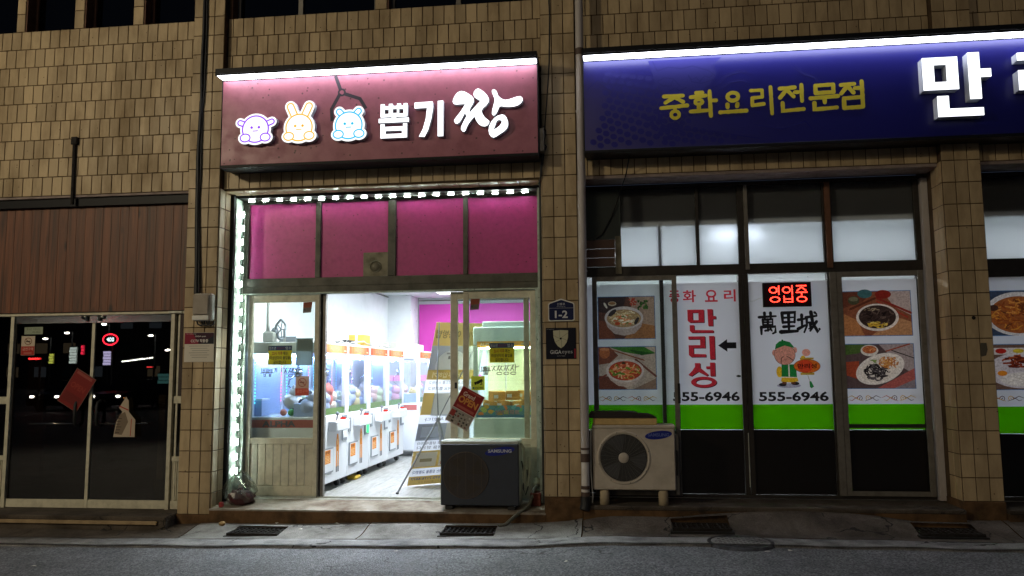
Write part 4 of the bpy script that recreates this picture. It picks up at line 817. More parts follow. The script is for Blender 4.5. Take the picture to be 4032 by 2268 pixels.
a = Art(.2105); a.rect(-5.454, 1.569, -5.246, 1.645, '#97a08a'); a.text('출입문 자동닫힘', -5.43, 1.612, -5.28, 1.635, '#5c6655'); a.text('미세요', -5.36, 1.58, -5.27, 1.602, '#5c6655'); sticker('door_label', 'pale green label at the top of the dark glass door', 'sticker', a)
a = Art(0.); a.rect(-.125, -.19, .125, .19, '#6a5248'); a.rect(-.12, -.185, .12, .182, '#7c1a16'); a.rect(-.1, .145, .09, .172, '#94463c'); a.text('OPEN', -.09, .0, .08, .06, '#8f2f22', .03); a.rect(-.1, -.15, .1, -.05, '#6c1713'); flyer(a, (-4.80, .165, .99), .125, .19, -.52, .06, 'opening_flyer', 'red flyer hanging askew on the dark left glass door', .2)
a = Art(0.); a.poly([(.0, .2), (.03, .16), (.04, .05), (.115, -.03), (.12, -.2), (-.11, -.2), (-.09, -.05), (-.03, .05), (-.07, .09)], '#b5a590'); a.poly([(-.06, .02), (.0, .05), (.04, -.05), (-.02, -.18), (-.1, -.17)], '#7a6a58'); a.poly([(-.065, .1), (-.06, .112), (.035, .072), (.035, .06)], '#a8332c'); a.rect(.07, -.19, .078, -.02, '#a8332c')
for k in range(7): a.rect(-.09+.0*k, -.16+k*.028, -.05+.01*(k % 3), -.153+k*.028, '#4a4038')
flyer(a, (-4.262, .165, .72), .12, .2, 0, .05, 'crumpled_flyer', 'crumpled pale flyer stuck in the handle of the right glass door', .2)
# ------------------------------------------------------------------ restaurant front
RF = thing('restaurant_front', 'restaurant shop front with white and green printed window panels', 'shopfront', (2.0, .4, -.05))
M['frost'] = vinyl('frosted_glass', (.88, .9, .92), .96, .6, .1)
M['vwhite'] = vinyl('white_vinyl', (.78, .79, .83), .5, .16, .5); M['print'] = vinyl('window_print', None, .2)
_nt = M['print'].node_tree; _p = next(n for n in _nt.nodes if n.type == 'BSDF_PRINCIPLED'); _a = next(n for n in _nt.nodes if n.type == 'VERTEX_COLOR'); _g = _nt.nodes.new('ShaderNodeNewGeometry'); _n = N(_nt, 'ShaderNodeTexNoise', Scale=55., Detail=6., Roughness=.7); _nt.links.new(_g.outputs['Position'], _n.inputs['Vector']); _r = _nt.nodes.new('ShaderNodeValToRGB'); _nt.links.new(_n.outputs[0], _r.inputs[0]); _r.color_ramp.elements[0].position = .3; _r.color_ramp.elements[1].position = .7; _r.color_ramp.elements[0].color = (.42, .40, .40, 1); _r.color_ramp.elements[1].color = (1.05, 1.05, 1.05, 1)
_mx = mixrgb(_nt, _a.outputs[0], _r.outputs[0], 1., 'MULTIPLY'); _nt.links.new(_mx, _p.inputs['Base Color']); _nt.links.new(_mx, _p.inputs['Emission Color']); _p.inputs['Emission Strength'].default_value = .34      # emission stands in for room light coming through the print
M['vgreen'] = vinyl('green_vinyl', (.17, .46, .003), .6, .16, .5)
M['reed'] = mat('dark_reeded_glass', '#15110f', .3, spec=.4)
bz = M['bronze']
fm = MB()
fm.box(.34, 3.545, .385, .47, 2.06, 2.158, .003).box(.34, 3.545, .37, .47, 2.93, 2.966, .003).box(.34, 3.545, .39, .46, -.05, -.02, .002)
for x0, x1 in ((1.468, 1.499), (1.868, 1.925), (2.662, 2.681), (2.731, 2.745), (3.497, 3.545)): fm.box(x0, x1, .388, .465, 2.159, 2.929, .002)
for x0, x1 in ((1.105, 1.140), (1.852, 1.894), (1.899, 1.944), (2.676, 2.69)): fm.box(x0, x1, .384, .465, -.019, 2.059, .002)
fm.build('frame', bz, RF)
B('mullion', M['greyalu'], RF, (1.926, 1.962, .36, .4, 2.10, 2.93)); B('mullion', M['brownwood'], RF, (2.682, 2.730, .36, .41, 2.10, 2.93)); B('mullion', M['greyalu'], RF, (2.691, 2.750, .355, .41, -.02, 2.058))
B('jamb', M['pvc'], RF, (3.549, 3.606, .33, .42, -.05, 2.93)); B('jamb_shadow', M['black'], RF, (3.484, 3.607, .421, .46, -.05, 2.06), b=0)  # black filler added to stop room light leaking past the jamb
fs = MB().frame(.451, 1.263, -.03, 2.058, .046, .335, .370, .003, .06); o = fs.build('sliding_frame', M['greyalu'], RF); B('glass_pane', M['glass'], o, (.497, 1.217, .35, .356, .031, 2.011), b=0)
MB().box(1.245, 1.268, .318, .334, .83, 1.02, .004).build('handle', M['black'], RF)
MB().frame(2.751, 3.532, -.02, 2.058, .05, .36, .383, .003, .045).build('window_frame', M['greyalu'], RF)
# transom frosted panes
for x0, x1 in ((.744, 1.467), (1.5, 1.867), (1.963, 2.661), (2.746, 3.496)): B('frosted_pane', M['frost'], RF, (x0, x1, .42, .424, 2.16, 2.928), b=0)
B('inner_stile', bz, RF, (1.105, 1.135, .4265, .438, 2.16, 2.548))
# patched corner left of the transom
B('dark_panel', mat('grey_green_panel', '#3f4a46', .6), RF, (.335, .743, .392, .41, 2.432, 2.929), b=0)
for k in range(3): B('board', mat('pink_board', '#7b6255', .8) if k == 0 else bpy.data.materials['pink_board'], RF, (.338, .683, .375, .391, 2.16+k*.0905, 2.248+k*.0905), b=.003)
B('metal_strip', M['tin'], RF, (.684, .744, .366, .374, 2.085, 2.46))
# printed panels
def food(a, x0, z0, x1, z1, kind, seed):
    rr = random.Random(seed); w_, h_ = x1-x0, z1-z0; P = lambda u, v: (x0+u*w_, z0+v*h_)
    def pl(pts, c): a.poly([P(*p) for p in pts], c)
    def el(u, v, ru, rv, c, rot=0, n=24): a._add([q for q in ell(*P(u, v), ru*w_, rv*h_, n, 0, rot)], [tuple(range(n))], c)
    def noodles(u, v, ru, rv, cols, n, wd, ln=.25):
        for _ in range(n):
            t = rr.random()*2*PI; q = math.sqrt(rr.random())*.85; cu, cv = u+ru*q*math.cos(t), v+rv*q*math.sin(t); an_ = rr.random()*2*PI; pts = []
            for k in range(5):
                an_ += rr.uniform(-.7, .7); pts.append(P(cu, cv)); nu, nv = cu+math.cos(an_)*ru*ln*.5, cv+math.sin(an_)*rv*ln*.5
                if ((nu-u)/ru)**2+((nv-v)/rv)**2 < 1: cu, cv = nu, nv
                else: an_ += 2.2; cu, cv = cu+math.cos(an_)*ru*.08, cv+math.sin(an_)*rv*.08
            if math.dist(pts[0], pts[1]) > 1e-4: a.stroke([p for i, p in enumerate(pts) if i == 0 or math.dist(p, pts[i-1]) > 1e-4], wd, rr.choice(cols), 2)
    a.rect(x0-.006, z0-.006, x1+.006, z1+.006, '#4a72a0')
    if kind == 'soup':
        a.rect(x0, z0, x1, z1, '#5c3b30'); pl([(.55, 1), (1, 1), (1, .2), (.75, .3), (.6, .7)], '#a98f80'); pl([(0, 1), (.5, 1), (.45, .75), (.2, .6), (0, .65)], '#3a2c2c'); pl([(.45, 0), (1, 0), (1, .3), (.7, .38)], '#a3714a'); pl([(0, 0), (.3, 0), (.15, .4), (0, .45)], '#7a4632')
        for k in range(26): el(.62+rr.uniform(-.06, .06), .88+rr.uniform(-.08, .08), .014, .02, '#b2402e', 0, 8)
        for k in range(40): el(.8+rr.uniform(-.09, .08), .80+rr.uniform(-.1, .1), .02, .022, rr.choice(['#2f5a24', '#24461c', '#4a7330']), rr.random()*3, 6)
        el(.25, .84, .075, .055, '#c6b7a2'); el(.25, .85, .058, .036, '#8e6a48'); el(.13, .80, .02, .08, '#d8cfc6', .5)
        pl([P_ for P_ in ((.11, .48), (.16, .28), (.28, .12), (.46, .07), (.64, .12), (.76, .28), (.80, .48))], '#b9aaa8'); el(.455, .50, .345, .27, '#cfc6c8', 0, 36); el(.455, .485, .305, .215, '#a58a68', 0, 36)
        noodles(.47, .49, .29, .19, ['#d9c9a0', '#c9b585', '#e6dbc0', '#b99c68'], 70, .0055); el(.34, .36, .05, .04, '#b8502e'); noodles(.45, .44, .2, .13, ['#d88a60', '#e8e0cf', '#c9704a', '#5f7a3a', '#efe6d6'], 24, .012, .2); el(.25, .62, .09, .05, '#3a3436', .7); el(.68, .42, .03, .1, '#3a3436', -.5)
    elif kind == 'spicy':
        a.rect(x0, z0, x1, z1, '#b9a79a'); pl([(0, 0), (.5, 0), (.2, .3), (0, .32)], '#6e3f34'); pl([(0, 1), (.2, 1), (.35, .8), (.2, .62), (0, .58)], '#7a4636'); el(.11, .86, .09, .13, '#b26a42'); el(.11, .95, .085, .035, '#cf8d64')
        pl([(.2, 1), (.8, 1), (1, .85), (.7, .82), (.45, .88)], '#3f7a2a'); pl([(.5, .95), (1, .84), (.75, .80)], '#275a20'); a.stroke([P(.2, .95), P(.8, .68)], .012, '#8a4f34', 2); a.stroke([P(.65, .7), P(1, .3)], .02, '#74443a', 2); a.stroke([P(0, .25), P(.25, .42)], .016, '#7a3f34', 2); pl([(.6, 0), (1, .25), (1, 0)], '#8d7468')
        pl([(.13, .42), (.2, .22), (.34, .08), (.5, .055), (.65, .12), (.75, .27), (.79, .45)], '#c9b6ae'); el(.46, .44, .335, .28, '#d6c9c6', 0, 36); el(.465, .435, .29, .23, '#b0482c', 0, 36)
        noodles(.465, .44, .27, .2, ['#d9a05a', '#c8642e', '#e0b070', '#b2381f', '#8a9a3a', '#e8c8a0'], 46, .011, .26); noodles(.465, .44, .25, .19, ['#e8b090', '#d97a50', '#5f8a34'], 18, .018, .2); el(.44, .62, .035, .025, '#3a3a22'); a.ring(*P(.56, .28), .035, .028, .008, '#e0a468', 16)
    elif kind == 'black':
        a.rect(x0, z0, x1, z1, '#8a5138'); pl([(0, 1), (.45, 1), (.3, .78), (0, .62)], '#6a3c2c'); pl([(.6, 1), (1, 1), (1, .45), (.75, .65)], '#b9aaa6'); pl([(.4, 0), (1, 0), (1, .3), (.8, .4)], '#b98a62'); pl([(0, 0), (.3, 0), (.2, .35), (0, .5)], '#b57b4e')
        el(.16, .80, .085, .1, '#4a4a36'); el(.16, .83, .07, .05, '#74735a'); el(.33, .95, .11, .1, '#3f6a6e'); el(.6, .93, .12, .1, '#8a2a22'); a.stroke([P(.5, .85), P(1, .5)], .02, '#8a2f26', 2); a.stroke([P(.5, .78), P(.95, .40)], .014, '#a33a2c', 2); a.stroke([P(.1, .6), P(.48, .85)], .02, '#5f3324', 2)
        el(.50, .41, .315, .31, '#e2dbd4', 0, 36); el(.50, .42, .275, .265, '#3a2c28', 0, 36); noodles(.5, .45, .26, .22, ['#2a1f1e', '#4a3a36', '#1c1414', '#6a5850', '#3c302c'], 60, .010, .25); noodles(.5, .24, .16, .075, ['#d8b84a', '#c9a238', '#e6cf70'], 26, .007, .4); noodles(.42, .58, .12, .05, ['#b9a890', '#8a7860'], 10, .007, .3)
    elif kind == 'plate':
        a.rect(x0, z0, x1, z1, '#5c4a4a'); pl([(.5, 1), (1, 1), (1, .3), (.8, .5)], '#a79a9a'); pl([(0, 1), (.4, 1), (.2, .8), (0, .76)], '#4f6a34'); pl([(0, .6), (.2, .62), (.18, .2), (0, .3)], '#a34a32'); pl([(.45, 0), (1, .45), (1, .2), (.7, 0)], '#b0605a'); pl([(.7, 0), (1, .2), (1, 0)], '#8a7f86')
        el(.36, .86, .13, .13, '#dcd6ce'); el(.36, .88, .105, .09, '#b5683e'); noodles(.36, .88, .09, .07, ['#c98454', '#d9a070', '#a8502e'], 16, .008, .4)
        a.stroke([P(.68, .86), P(1, .68)], .008, '#241c1c', 2); a.stroke([P(.6, .84), P(.95, 1)], .012, '#9c4a34', 2); el(.5, .44, .37, .33, '#e6e0da', .35, 36); el(.5, .44, .30, .27, '#d9d2ca', .35, 36)
        noodles(.62, .58, .16, .15, ['#c9904a', '#d9a862', '#b5763a', '#a8623a'], 50, .008, .35); noodles(.43, .36, .20, .20, ['#2a2426', '#191517', '#4a4448', '#5f5a5e'], 60, .011, .3); noodles(.40, .62, .06, .05, ['#6a8a3a', '#8aa04a'], 8, .008)
    elif kind == 'fried':
        a.rect(x0, z0, x1, z1, '#3d4a60'); el(.5, .48, .5, .5, '#dcd9d8', 0, 36); el(.5, .46, .43, .42, '#9a5a30', 0, 36); noodles(.5, .46, .4, .38, ['#b5702f', '#8a4622', '#d09048', '#a35a26', '#c98a3a', '#6a3a22'], 90, .012, .25); el(.14, .62, .07, .07, '#4a3026')
    else:
        a.rect(x0, z0, x1, z1, '#74594c'); el(.5, .42, .52, .40, '#cfcbd2', 0, 36); noodles(.5, .62, .35, .14, ['#6a2a1c', '#8a3a22', '#5a2018', '#a3502c'], 40, .016, .3); el(.5, .22, .33, .16, '#d9d6d2'); noodles(.5, .22, .32, .15, ['#e8e4de', '#c9c4bc', '#efece6'], 40, .007, .1); el(.2, .36, .07, .06, '#d98a2a'); a.rect(*P(.1, .78), *P(.9, .93), '#d6d2d0'); el(.2, .86, .08, .06, '#b02a22'); el(.45, .86, .08, .05, '#c9b53a'); el(.7, .86, .08, .05, '#7a8a6a')
def ornament(a, x0, x1, zc, h):
    n = 4; w_ = (x1-x0)/n; cols = ['#4a2f34', '#c9a24a', '#3a2a3a', '#b5543a']
    for k in range(n):
        cx = x0+w_*(k+.5); d = 1 if k % 2 else -1
        sp = [(cx+d*(-w_*.28+.32*w_*(1-t/12)*math.cos(t*.75)*.55), zc+h*.5*(1-t/14)*math.sin(t*.75)) for t in range(13)]
        a.stroke(sp, [.007]+[.006]*11+[.003], cols[k % 2], 2); a.stroke([(cx-d*w_*.45, zc-h*.4), (cx-d*w_*.1, zc-h*.05), (cx+d*w_*.2, zc+h*.42), (cx+d*w_*.48, zc+h*.1)], [.003, .007, .006, .003], cols[(k+1) % 2+(2 if k > 1 else 0) if k < 3 else 1], 2)
        a.stroke([(cx-d*w_*.2, zc+h*.3), (cx, zc+h*.05), (cx+d*w_*.2, zc-h*.35), (cx+d*w_*.35, zc-h*.2)], [.003, .006, .005, .003], cols[(k+3) % 4], 2)
def panel(x0, x1, arts, zg=.817, zb=.58, zt=1.984):
    p = B('printed_panel', M['vwhite'], RF, (x0, x1, .4045, .4065, zg, zt), b=0)
    B('green_band', M['vgreen'], RF, (x0, x1, .4045, .4065, zb, zg-.001), b=0)
    B('reeded_glass', M['reed'], RF, (x0, x1, .41, .416, -.018, zb-.003), b=0)
    for nm, f in arts:
        a = Art(.4035, .00006); f(a); a.build(nm, M['print'], p)
    return p
panel(.34, 1.104, [('food_picture', lambda a: food(a, .508, 1.453, 1.05, 1.861, 'soup', 3)), ('food_picture', lambda a: food(a, .5, .965, 1.05, 1.372, 'spicy', 5)), ('ornament_print', lambda a: ornament(a, .49, 1.055, .872, .055))])
def red_arrow(a):
    a.poly([(1.644, 1.376), (1.729, 1.436), (1.729, 1.405), (1.814, 1.405), (1.814, 1.347), (1.729, 1.347), (1.729, 1.315)], '#14141a')
def red_art(a):
    r, k = '#c43040', '#3a1a24'
    for dx, dz, c in ((.007, -.006, k), (0, 0, r)):
        def q(pts): a.poly([(x+dx, z+dz) for x, z in pts], c)
        def qh(pts, h): a.poly([(x+dx, z+dz) for x, z in pts], c, [[(x+dx, z+dz) for x, z in h]])
        qh([(1.364, 1.724), (1.52, 1.724), (1.52, 1.60), (1.385, 1.60), (1.364, 1.618)], rect(1.413, 1.623, 1.468, 1.695))
        q([(1.553, 1.727), (1.603, 1.727), (1.603, 1.66), (1.632, 1.66), (1.632, 1.632), (1.603, 1.632), (1.603, 1.565), (1.558, 1.565)])
        q([(1.382, 1.575), (1.425, 1.575), (1.425, 1.528), (1.605, 1.524), (1.605, 1.5), (1.40, 1.502), (1.382, 1.52)])
        q([(1.366, 1.466), (1.523, 1.466), (1.523, 1.354), (1.412, 1.354), (1.412, 1.298), (1.527, 1.294), (1.527, 1.268), (1.388, 1.268), (1.366, 1.288), (1.366, 1.382), (1.476, 1.382), (1.476, 1.438), (1.366, 1.438)])
        q([(1.562, 1.468), (1.612, 1.468), (1.612, 1.245), (1.565, 1.245)])
        q([(1.42, 1.21), (1.47, 1.21), (1.47, 1.165), (1.545, 1.10), (1.53, 1.085), (1.45, 1.128), (1.385, 1.085), (1.355, 1.098), (1.395, 1.14), (1.42, 1.175)])
        q([(1.562, 1.214), (1.608, 1.214), (1.608, 1.085), (1.562, 1.085), (1.562, 1.155), (1.525, 1.155), (1.525, 1.178), (1.562, 1.178)])
        qh(ell(1.498, 1.028, .12, .052, 32), ell(1.498, 1.028, .075, .026, 24))
panel(1.141, 1.851, [*[('heading_letter', lambda a, q=q: a.text(q[0], q[1], 1.797, q[2], 1.915, '#c43040', .022)) for q in (('중', 1.195, 1.295), ('화', 1.325, 1.45), ('요', 1.535, 1.655), ('리', 1.715, 1.825))], ('name_lettering', red_art), ('arrow_print', red_arrow), ('phone_lettering', lambda a: a.text('555-6946', 1.205, .846, 1.828, .937, '#17171a', .03))])
def brush(a, strokes, ox, oz, s, c='#16161a', base=.17):
    for st in strokes:
        w_ = st[0]*base*s; pts = [(ox+x*s, oz+z*s) for x, z in st[1:]]; n = len(pts); a.stroke(pts, [w_*(1.25 if i == 0 else .8 if i == n-1 else 1) for i in range(n)], c, 3)
def hanja_art(a):
    s = .175; z = 1.487
    W_ = [[.75, (0, .88), (.9, .93)], [.8, (.3, 1.12), (.3, .8)], [.8, (.62, 1.12), (.62, .8)], [.7, (.2, .75), (.2, .45)], [.7, (.2, .74), (.72, .76), (.70, .45)], [.55, (.22, .6), (.7, .61)], [.55, (.22, .46), (.7, .47)], [.7, (.46, .76), (.45, .12)], [.8, (.1, .35), (.1, -.05)], [.8, (.1, .34), (.85, .36), (.84, .05), (.7, -.02)], [.6, (.3, .14), (.6, .2)], [.6, (.58, .26), (.66, .12)]]
    L_ = [[.9, (.1, 1.1), (.12, .55)], [.9, (.1, 1.09), (.78, 1.12), (.74, .57)], [.6, (.14, .83), (.74, .85)], [.75, (.14, .58), (.74, .6)], [.9, (.44, 1.1), (.43, .1)], [.8, (.15, .34), (.72, .37)], [1.1, (0, .06), (.88, .1)]]
    C_ = [[.8, (0, .72), (.38, .78)], [.85, (.2, 1.0), (.2, .3)], [.9, (-.02, .22), (.38, .42)], [.8, (.42, .85), (1.0, .93)], [.7, (.46, .85), (.46, .4), (.3, .02)], [.7, (.46, .55), (.66, .57), (.64, .25), (.56, .22)], [1., (.7, 1.15), (.78, .5), (1.05, .02), (1.12, .2)], [.8, (.98, .62), (.62, .1)], [.7, (.9, 1.12), (1.0, 1.02)]]
    brush(a, W_, 2.035, z, s); brush(a, L_, 2.232, z, s); brush(a, C_, 2.395, z, s*.98)
def chef_art(a):
    sk, gr, ye, ol = '#d99a8a', '#1f7a3a', '#d9b22a', '#3a2a24'
    a.ell(2.285, .99, .11, .022, '#a9a9bc'); a.ell(2.228, 1.0, .035, .016, '#26262c'); a.ell(2.345, 1.01, .035, .016, '#26262c'); a.rect(2.225, 1.005, 2.265, 1.04, '#6a4030'); a.rect(2.305, 1.005, 2.345, 1.04, '#6a4030')
    a.poly([(2.222, 1.075), (2.36, 1.075), (2.375, 1.03), (2.29, 1.02), (2.215, 1.03)], ye); a.ell(2.205, 1.12, .03, .052, ye); a.stroke([(2.35, 1.15), (2.41, 1.19), (2.425, 1.25)], .045, ye)
    a.poly([(2.225, 1.19), (2.355, 1.19), (2.362, 1.07), (2.22, 1.075)], gr); a.rect(2.285, 1.075, 2.297, 1.19, '#e6e2d6'); a.poly([(2.22, 1.075), (2.362, 1.07), (2.36, 1.062), (2.22, 1.066)], '#e6e2d6')
    a.ell(2.165, 1.30, .022, .03, sk); a.ell(2.355, 1.325, .018, .028, sk); a.ell(2.258, 1.282, .098, .098, ol, 28); a.ell(2.258, 1.282, .095, .095, sk, 28)
    a.poly([(2.17, 1.335), (2.18, 1.38), (2.215, 1.41), (2.26, 1.415), (2.31, 1.40), (2.345, 1.355), (2.345, 1.345), (2.26, 1.368)], gr); a.ell(2.242, 1.418, .01, .008, gr)
    a.stroke([(2.245, 1.265), (2.225, 1.25), (2.222, 1.20)], .006, '#3a2420', 2); a.stroke([(2.275, 1.265), (2.30, 1.255), (2.335, 1.225)], .006, '#3a2420', 2); a.stroke([(2.225, 1.31), (2.24, 1.314)], .003, '#7a4a40', 2); a.stroke([(2.295, 1.313), (2.31, 1.31)], .003, '#7a4a40', 2); a.stroke([(2.245, 1.24), (2.262, 1.232), (2.278, 1.24)], .003, '#9a4a40', 2)
    a.ell(2.455, 1.30, .038, .034, sk); a.rect(2.395, 1.09, 2.52, 1.11, '#b59a3a'); a.rect(2.395, 1.235, 2.52, 1.252, '#b59a3a'); a.ell(2.457, 1.172, .122, .066, ol, 32); a.ell(2.457, 1.172, .119, .063, '#d9702a', 32); a.ell(2.44, 1.172, .07, .06, '#cf4a2c', 28); a.text('만리성', 2.37, 1.15, 2.545, 1.196, '#4a1410', .03)
    a.stroke([(2.46, 1.09), (2.47, 1.05), (2.48, 1.03)], .006, '#b0a898', 2); a.poly([(2.472, 1.03), (2.488, 1.03), (2.512, .98), (2.49, .965), (2.475, .975)], gr)
    a.text('555-6946', 2.005, .843, 2.64, .934, '#17171a', .03)
panel(1.945, 2.675, [('hanja_lettering', hanja_art), ('cartoon_print', chef_art)])
panel(2.751, 3.482, [('food_picture', lambda a: food(a, 2.812, 1.453, 3.42, 1.868, 'black', 7)), ('food_picture', lambda a: food(a, 2.808, .962, 3.42, 1.370, 'plate', 9)), ('ornament_print', lambda a: ornament(a, 2.803, 3.42, .868, .06))])
B('crossbar', bz, RF, (2.80, 3.482, .385, .403, .597, .632))
MB().tube([(1.838, .38, 1.084), (1.815, .37, 1.09), (1.80, .37, 1.084), (1.815, .37, 1.078), (1.838, .38, 1.08)], .006, 6).build('door_latch', M['black'], RF)
MB().box(1.886, 1.893, .375, .383, .05, .55).build('meeting_strip', M['alu'], RF)
# red LED sign, dots along the strokes
LD = thing('led_open_sign', 'small red LED sign glowing above the brushed characters', 'LED sign', (2.29, .36, 1.734))
B('case', M['blackmetal'], LD, (2.072, 2.514, .345, .385, 1.734, 1.966)); B('screen', mat('dark_red_screen', '#2a0404', .25), LD, (2.082, 2.504, .3415, .3445, 1.744, 1.956), b=0)
M['reddot'] = emit('red_led', (1., .035, .02), 9.)
dots = MB(); RD = lambda x, z: dots.box(x-.0042, x+.0042, .336, .341, z-.0042, z+.0042)
def dotline(p, q, sp=.0125):
    n = max(1, round(math.dist(p, q)/sp))
    for k in range(n+1): RD(p[0]+(q[0]-p[0])*k/n, p[1]+(q[1]-p[1])*k/n)
def dotring(cx, cz, rx, rz, n):
    for k in range(n): RD(cx+rx*math.cos(2*PI*k/n), cz+rz*math.sin(2*PI*k/n))
dotring(2.164, 1.893, .034, .027, 16); dotline((2.216, 1.93), (2.216, 1.853)); dotline((2.2, 1.905), (2.216, 1.905)); dotline((2.2, 1.88), (2.216, 1.88)); dotring(2.178, 1.803, .042, .024, 18)
dotring(2.286, 1.893, .034, .027, 16); dotline((2.338, 1.93), (2.338, 1.853)); dotline((2.322, 1.893), (2.338, 1.893)); dotline((2.262, 1.832), (2.262, 1.778)); dotline((2.338, 1.832), (2.338, 1.778)); dotline((2.262, 1.806), (2.338, 1.806)); dotline((2.262, 1.778), (2.338, 1.778))
dotline((2.382, 1.93), (2.465, 1.93)); dotline((2.424, 1.918), (2.386, 1.886)); dotline((2.424, 1.918), (2.462, 1.886)); dotline((2.378, 1.868), (2.470, 1.868)); dotline((2.424, 1.856), (2.424, 1.842)); dotring(2.424, 1.803, .042, .024, 18)
dots.build('led_dots', M['reddot'], LD, kind='stuff')
MB().tube([(2.072, .39, 1.83), (2.03, .395, 1.815), (2.0, .396, 1.80), (1.95, .396, 1.795)], .003, 5).build('cord', M['white'], LD)
# neighbour bay right of the pillar
NF = thing('corner_bay_front', 'far right shop front bay with printed white and green panel', 'shopfront', (4.6, .4, -.05))
B('frame', bz, NF, (3.95, 8, .385, .47, 1.98, 2.15), (3.95, 8, .37, .47, 2.93, 2.966), (3.95, 8, .39, .46, -.05, -.02), (3.942, 4.0, .385, .46, -.02, 1.979), (4.9, 4.95, .385, .46, -.02, 1.979), (4.9, 4.95, .385, .46, 2.151, 2.929))
B('frosted_pane', M['frost'], NF, (3.95, 4.899, .42, .424, 2.152, 2.929), b=0); B('frosted_pane', M['frost'], NF, (4.951, 6, .42, .424, 2.152, 2.929), b=0)
for x0, x1 in ((4.001, 4.899), (4.951, 6.0)):
    p = B('printed_panel', M['vwhite'], NF, (x0, x1, .4045, .4065, .79, 1.978), b=0); B('green_band', M['vgreen'], NF, (x0, x1, .4045, .4065, .545, .789), b=0); B('reeded_glass', M['reed'], NF, (x0, x1, .41, .416, -.018, .542), b=0)
    for kind, z0, z1, sd_ in (('fried', 1.44, 1.848, 11), ('rice', .945, 1.352, 13)):
        a = Art(.4035, .00006); food(a, x0+.06, z0, x0+.66, z1, kind, sd_); a.build('food_picture', M['print'], p)
    a = Art(.4035, .00006); ornament(a, x0+.05, x0+.66, .86, .055); a.build('ornament_print', M['print'], p)
B('fixed_wall', M['darkcon'], NF, (6.0, 8, .40, .47, -.05, 2.93), b=0)
# restaurant room (behind the printed glass)
RM = MB().box(.30, 8, 3.4, 3.45, -.1, 2.6).box(.30, .335, .47, 3.4, -.1, 3).box(8, 8.05, .47, 3.4, -.1, 3).box(.336, 8, .47, 3.4, -.1, -.05)
RM.build('restaurant_room', M['wallwhite'], RF); B('room_ceiling', M['wallwhite'], RF, (.336, 7.99, .4285, 3.39, 2.55, 2.60), b=0); B('ceiling_void', M['black'], RF, (.336, 7.99, .4285, .44, 2.601, 2.929), b=0)  # black sheet added above the ceiling to keep the upper panes dark
def area(name, loc, sx, sy, e, col=(1, 1, 1), parent=None):
    l = bpy.data.lights.new(name, 'AREA'); l.shape = 'RECTANGLE'; l.size = sx; l.size_y = sy; l.energy = e; l.color = col
    o = bpy.data.objects.new(name, l); COL.objects.link(o); o.location = Vector(loc)-wloc(parent); setparent(o, parent); return o
M['tubeon'] = emit('fluorescent_tube', (.80, .88, 1), 24.)
M['ceilpanel'] = emit('ceiling_light_panel', (.92, .97, 1), 3.)
for k, (x, y, lx, ly, lb) in enumerate([(1.86, .52, .24, .025, 'fluorescent lamp just inside the restaurant transom'), (2.9, 1.9, .5, .16, 'ceiling lamp deep in the restaurant behind the right panels'), (1.2, 1.9, .5, .16, 'ceiling lamp deep in the restaurant behind the left panels'), (5.0, 1.6, .5, .16, 'ceiling lamp behind the far right bay')]):
    t = thing('ceiling_lamp', lb, 'lamp', (x, y, 2.55), 'restaurant ceiling lamps')
    B('housing', M['white'], t, (x-lx-.03, x+lx+.03, y-ly-.02, y+ly+.02, 2.51, 2.548)); zt = 2.455 if k == 0 else 2.49
    B('tube', M['tubeon'] if k == 0 else M['ceilpanel'], t, (x-lx, x+lx, y-ly, y+ly, zt, zt+.03), b=.01)
    if k: area('lamp_light', (x, y, 2.47), 1., .35, 42, (.93, .96, 1), t)

# ------------------------------------------------------------------ outdoor air conditioners
def ac_unit(name, label, x0, x1, y0, y1, z0, z1, front, body):
    t = thing(name, label, 'air conditioner', ((x0+x1)/2, (y0+y1)/2, z0), 'outdoor air conditioner units')
    B('casing', body, t, (x0, x1, y0+.02, y1, z0, z1), b=.012); B('front_panel', front, t, (x0+.004, x1-.004, y0, y0+.0195, z0+.004, z1-.03), b=.008); return t
M['acdark'] = mat('slate_front_panel', '#232a36', .5, dirt='#23272e', dscale=8, damt=.4); M['acbody'] = mat('pale_casing', '#b4bab2', .5, dirt='#7d8277', dscale=9, damt=.5); M['acbeige'] = mat('beige_casing', '#bdb3a4', .55, dirt='#7f7364', dscale=6, damt=.4)
M['wire'] = mat('grille_wire', '#5c5147', .5, .3); M['wire2'] = mat('grey_grille_wire', '#6d6a66', .5, .3)
A1 = ac_unit('air_conditioner_unit', 'dark slate air conditioner standing on the claw shop step', -.995, -.247, .05, .30, -.1, .50, M['acdark'], M['acbody'])
B('feet', M['black'], A1, (-.95, -.88, .07, .28, -.136, -.101), (-.36, -.29, .07, .28, -.136, -.101))
MB().lathe((-.75, .049, .183), [(0, .002), (.203, .002)], 'y', 40).build('fan_recess', M['black'], A1)
g = MB(); cx, cz, R_ = -.75, .183, .214
for k in range(-24, 25):
    z = k*R_/25; h = math.sqrt(max(0, R_**2-z*z)); g.box(cx-h, cx+h, .038, .0412, cz+z-.0012, cz+z+.0012)
for x in (-.15, -.075, 0, .075, .15):
    h = math.sqrt(R_**2-x*x); g.box(cx+x-.0013, cx+x+.0013, .0355, .0378, cz-h, cz+h)
g.tube([(cx+R_*math.cos(t*PI/24), .04, cz+R_*math.sin(t*PI/24)) for t in range(49)], .003, 5, False); g.build('grille', M['wire'], A1)
B_ = MB()
for k in range(4):
    t = k*PI/2+.4; B_.add([(cx+.03*math.cos(t), .0465, cz+.03*math.sin(t)), (cx+.19*math.cos(t-.35), .0465, cz+.19*math.sin(t-.35)), (cx+.19*math.cos(t+.5), .0455, cz+.19*math.sin(t+.5))], [(0, 1, 2)])
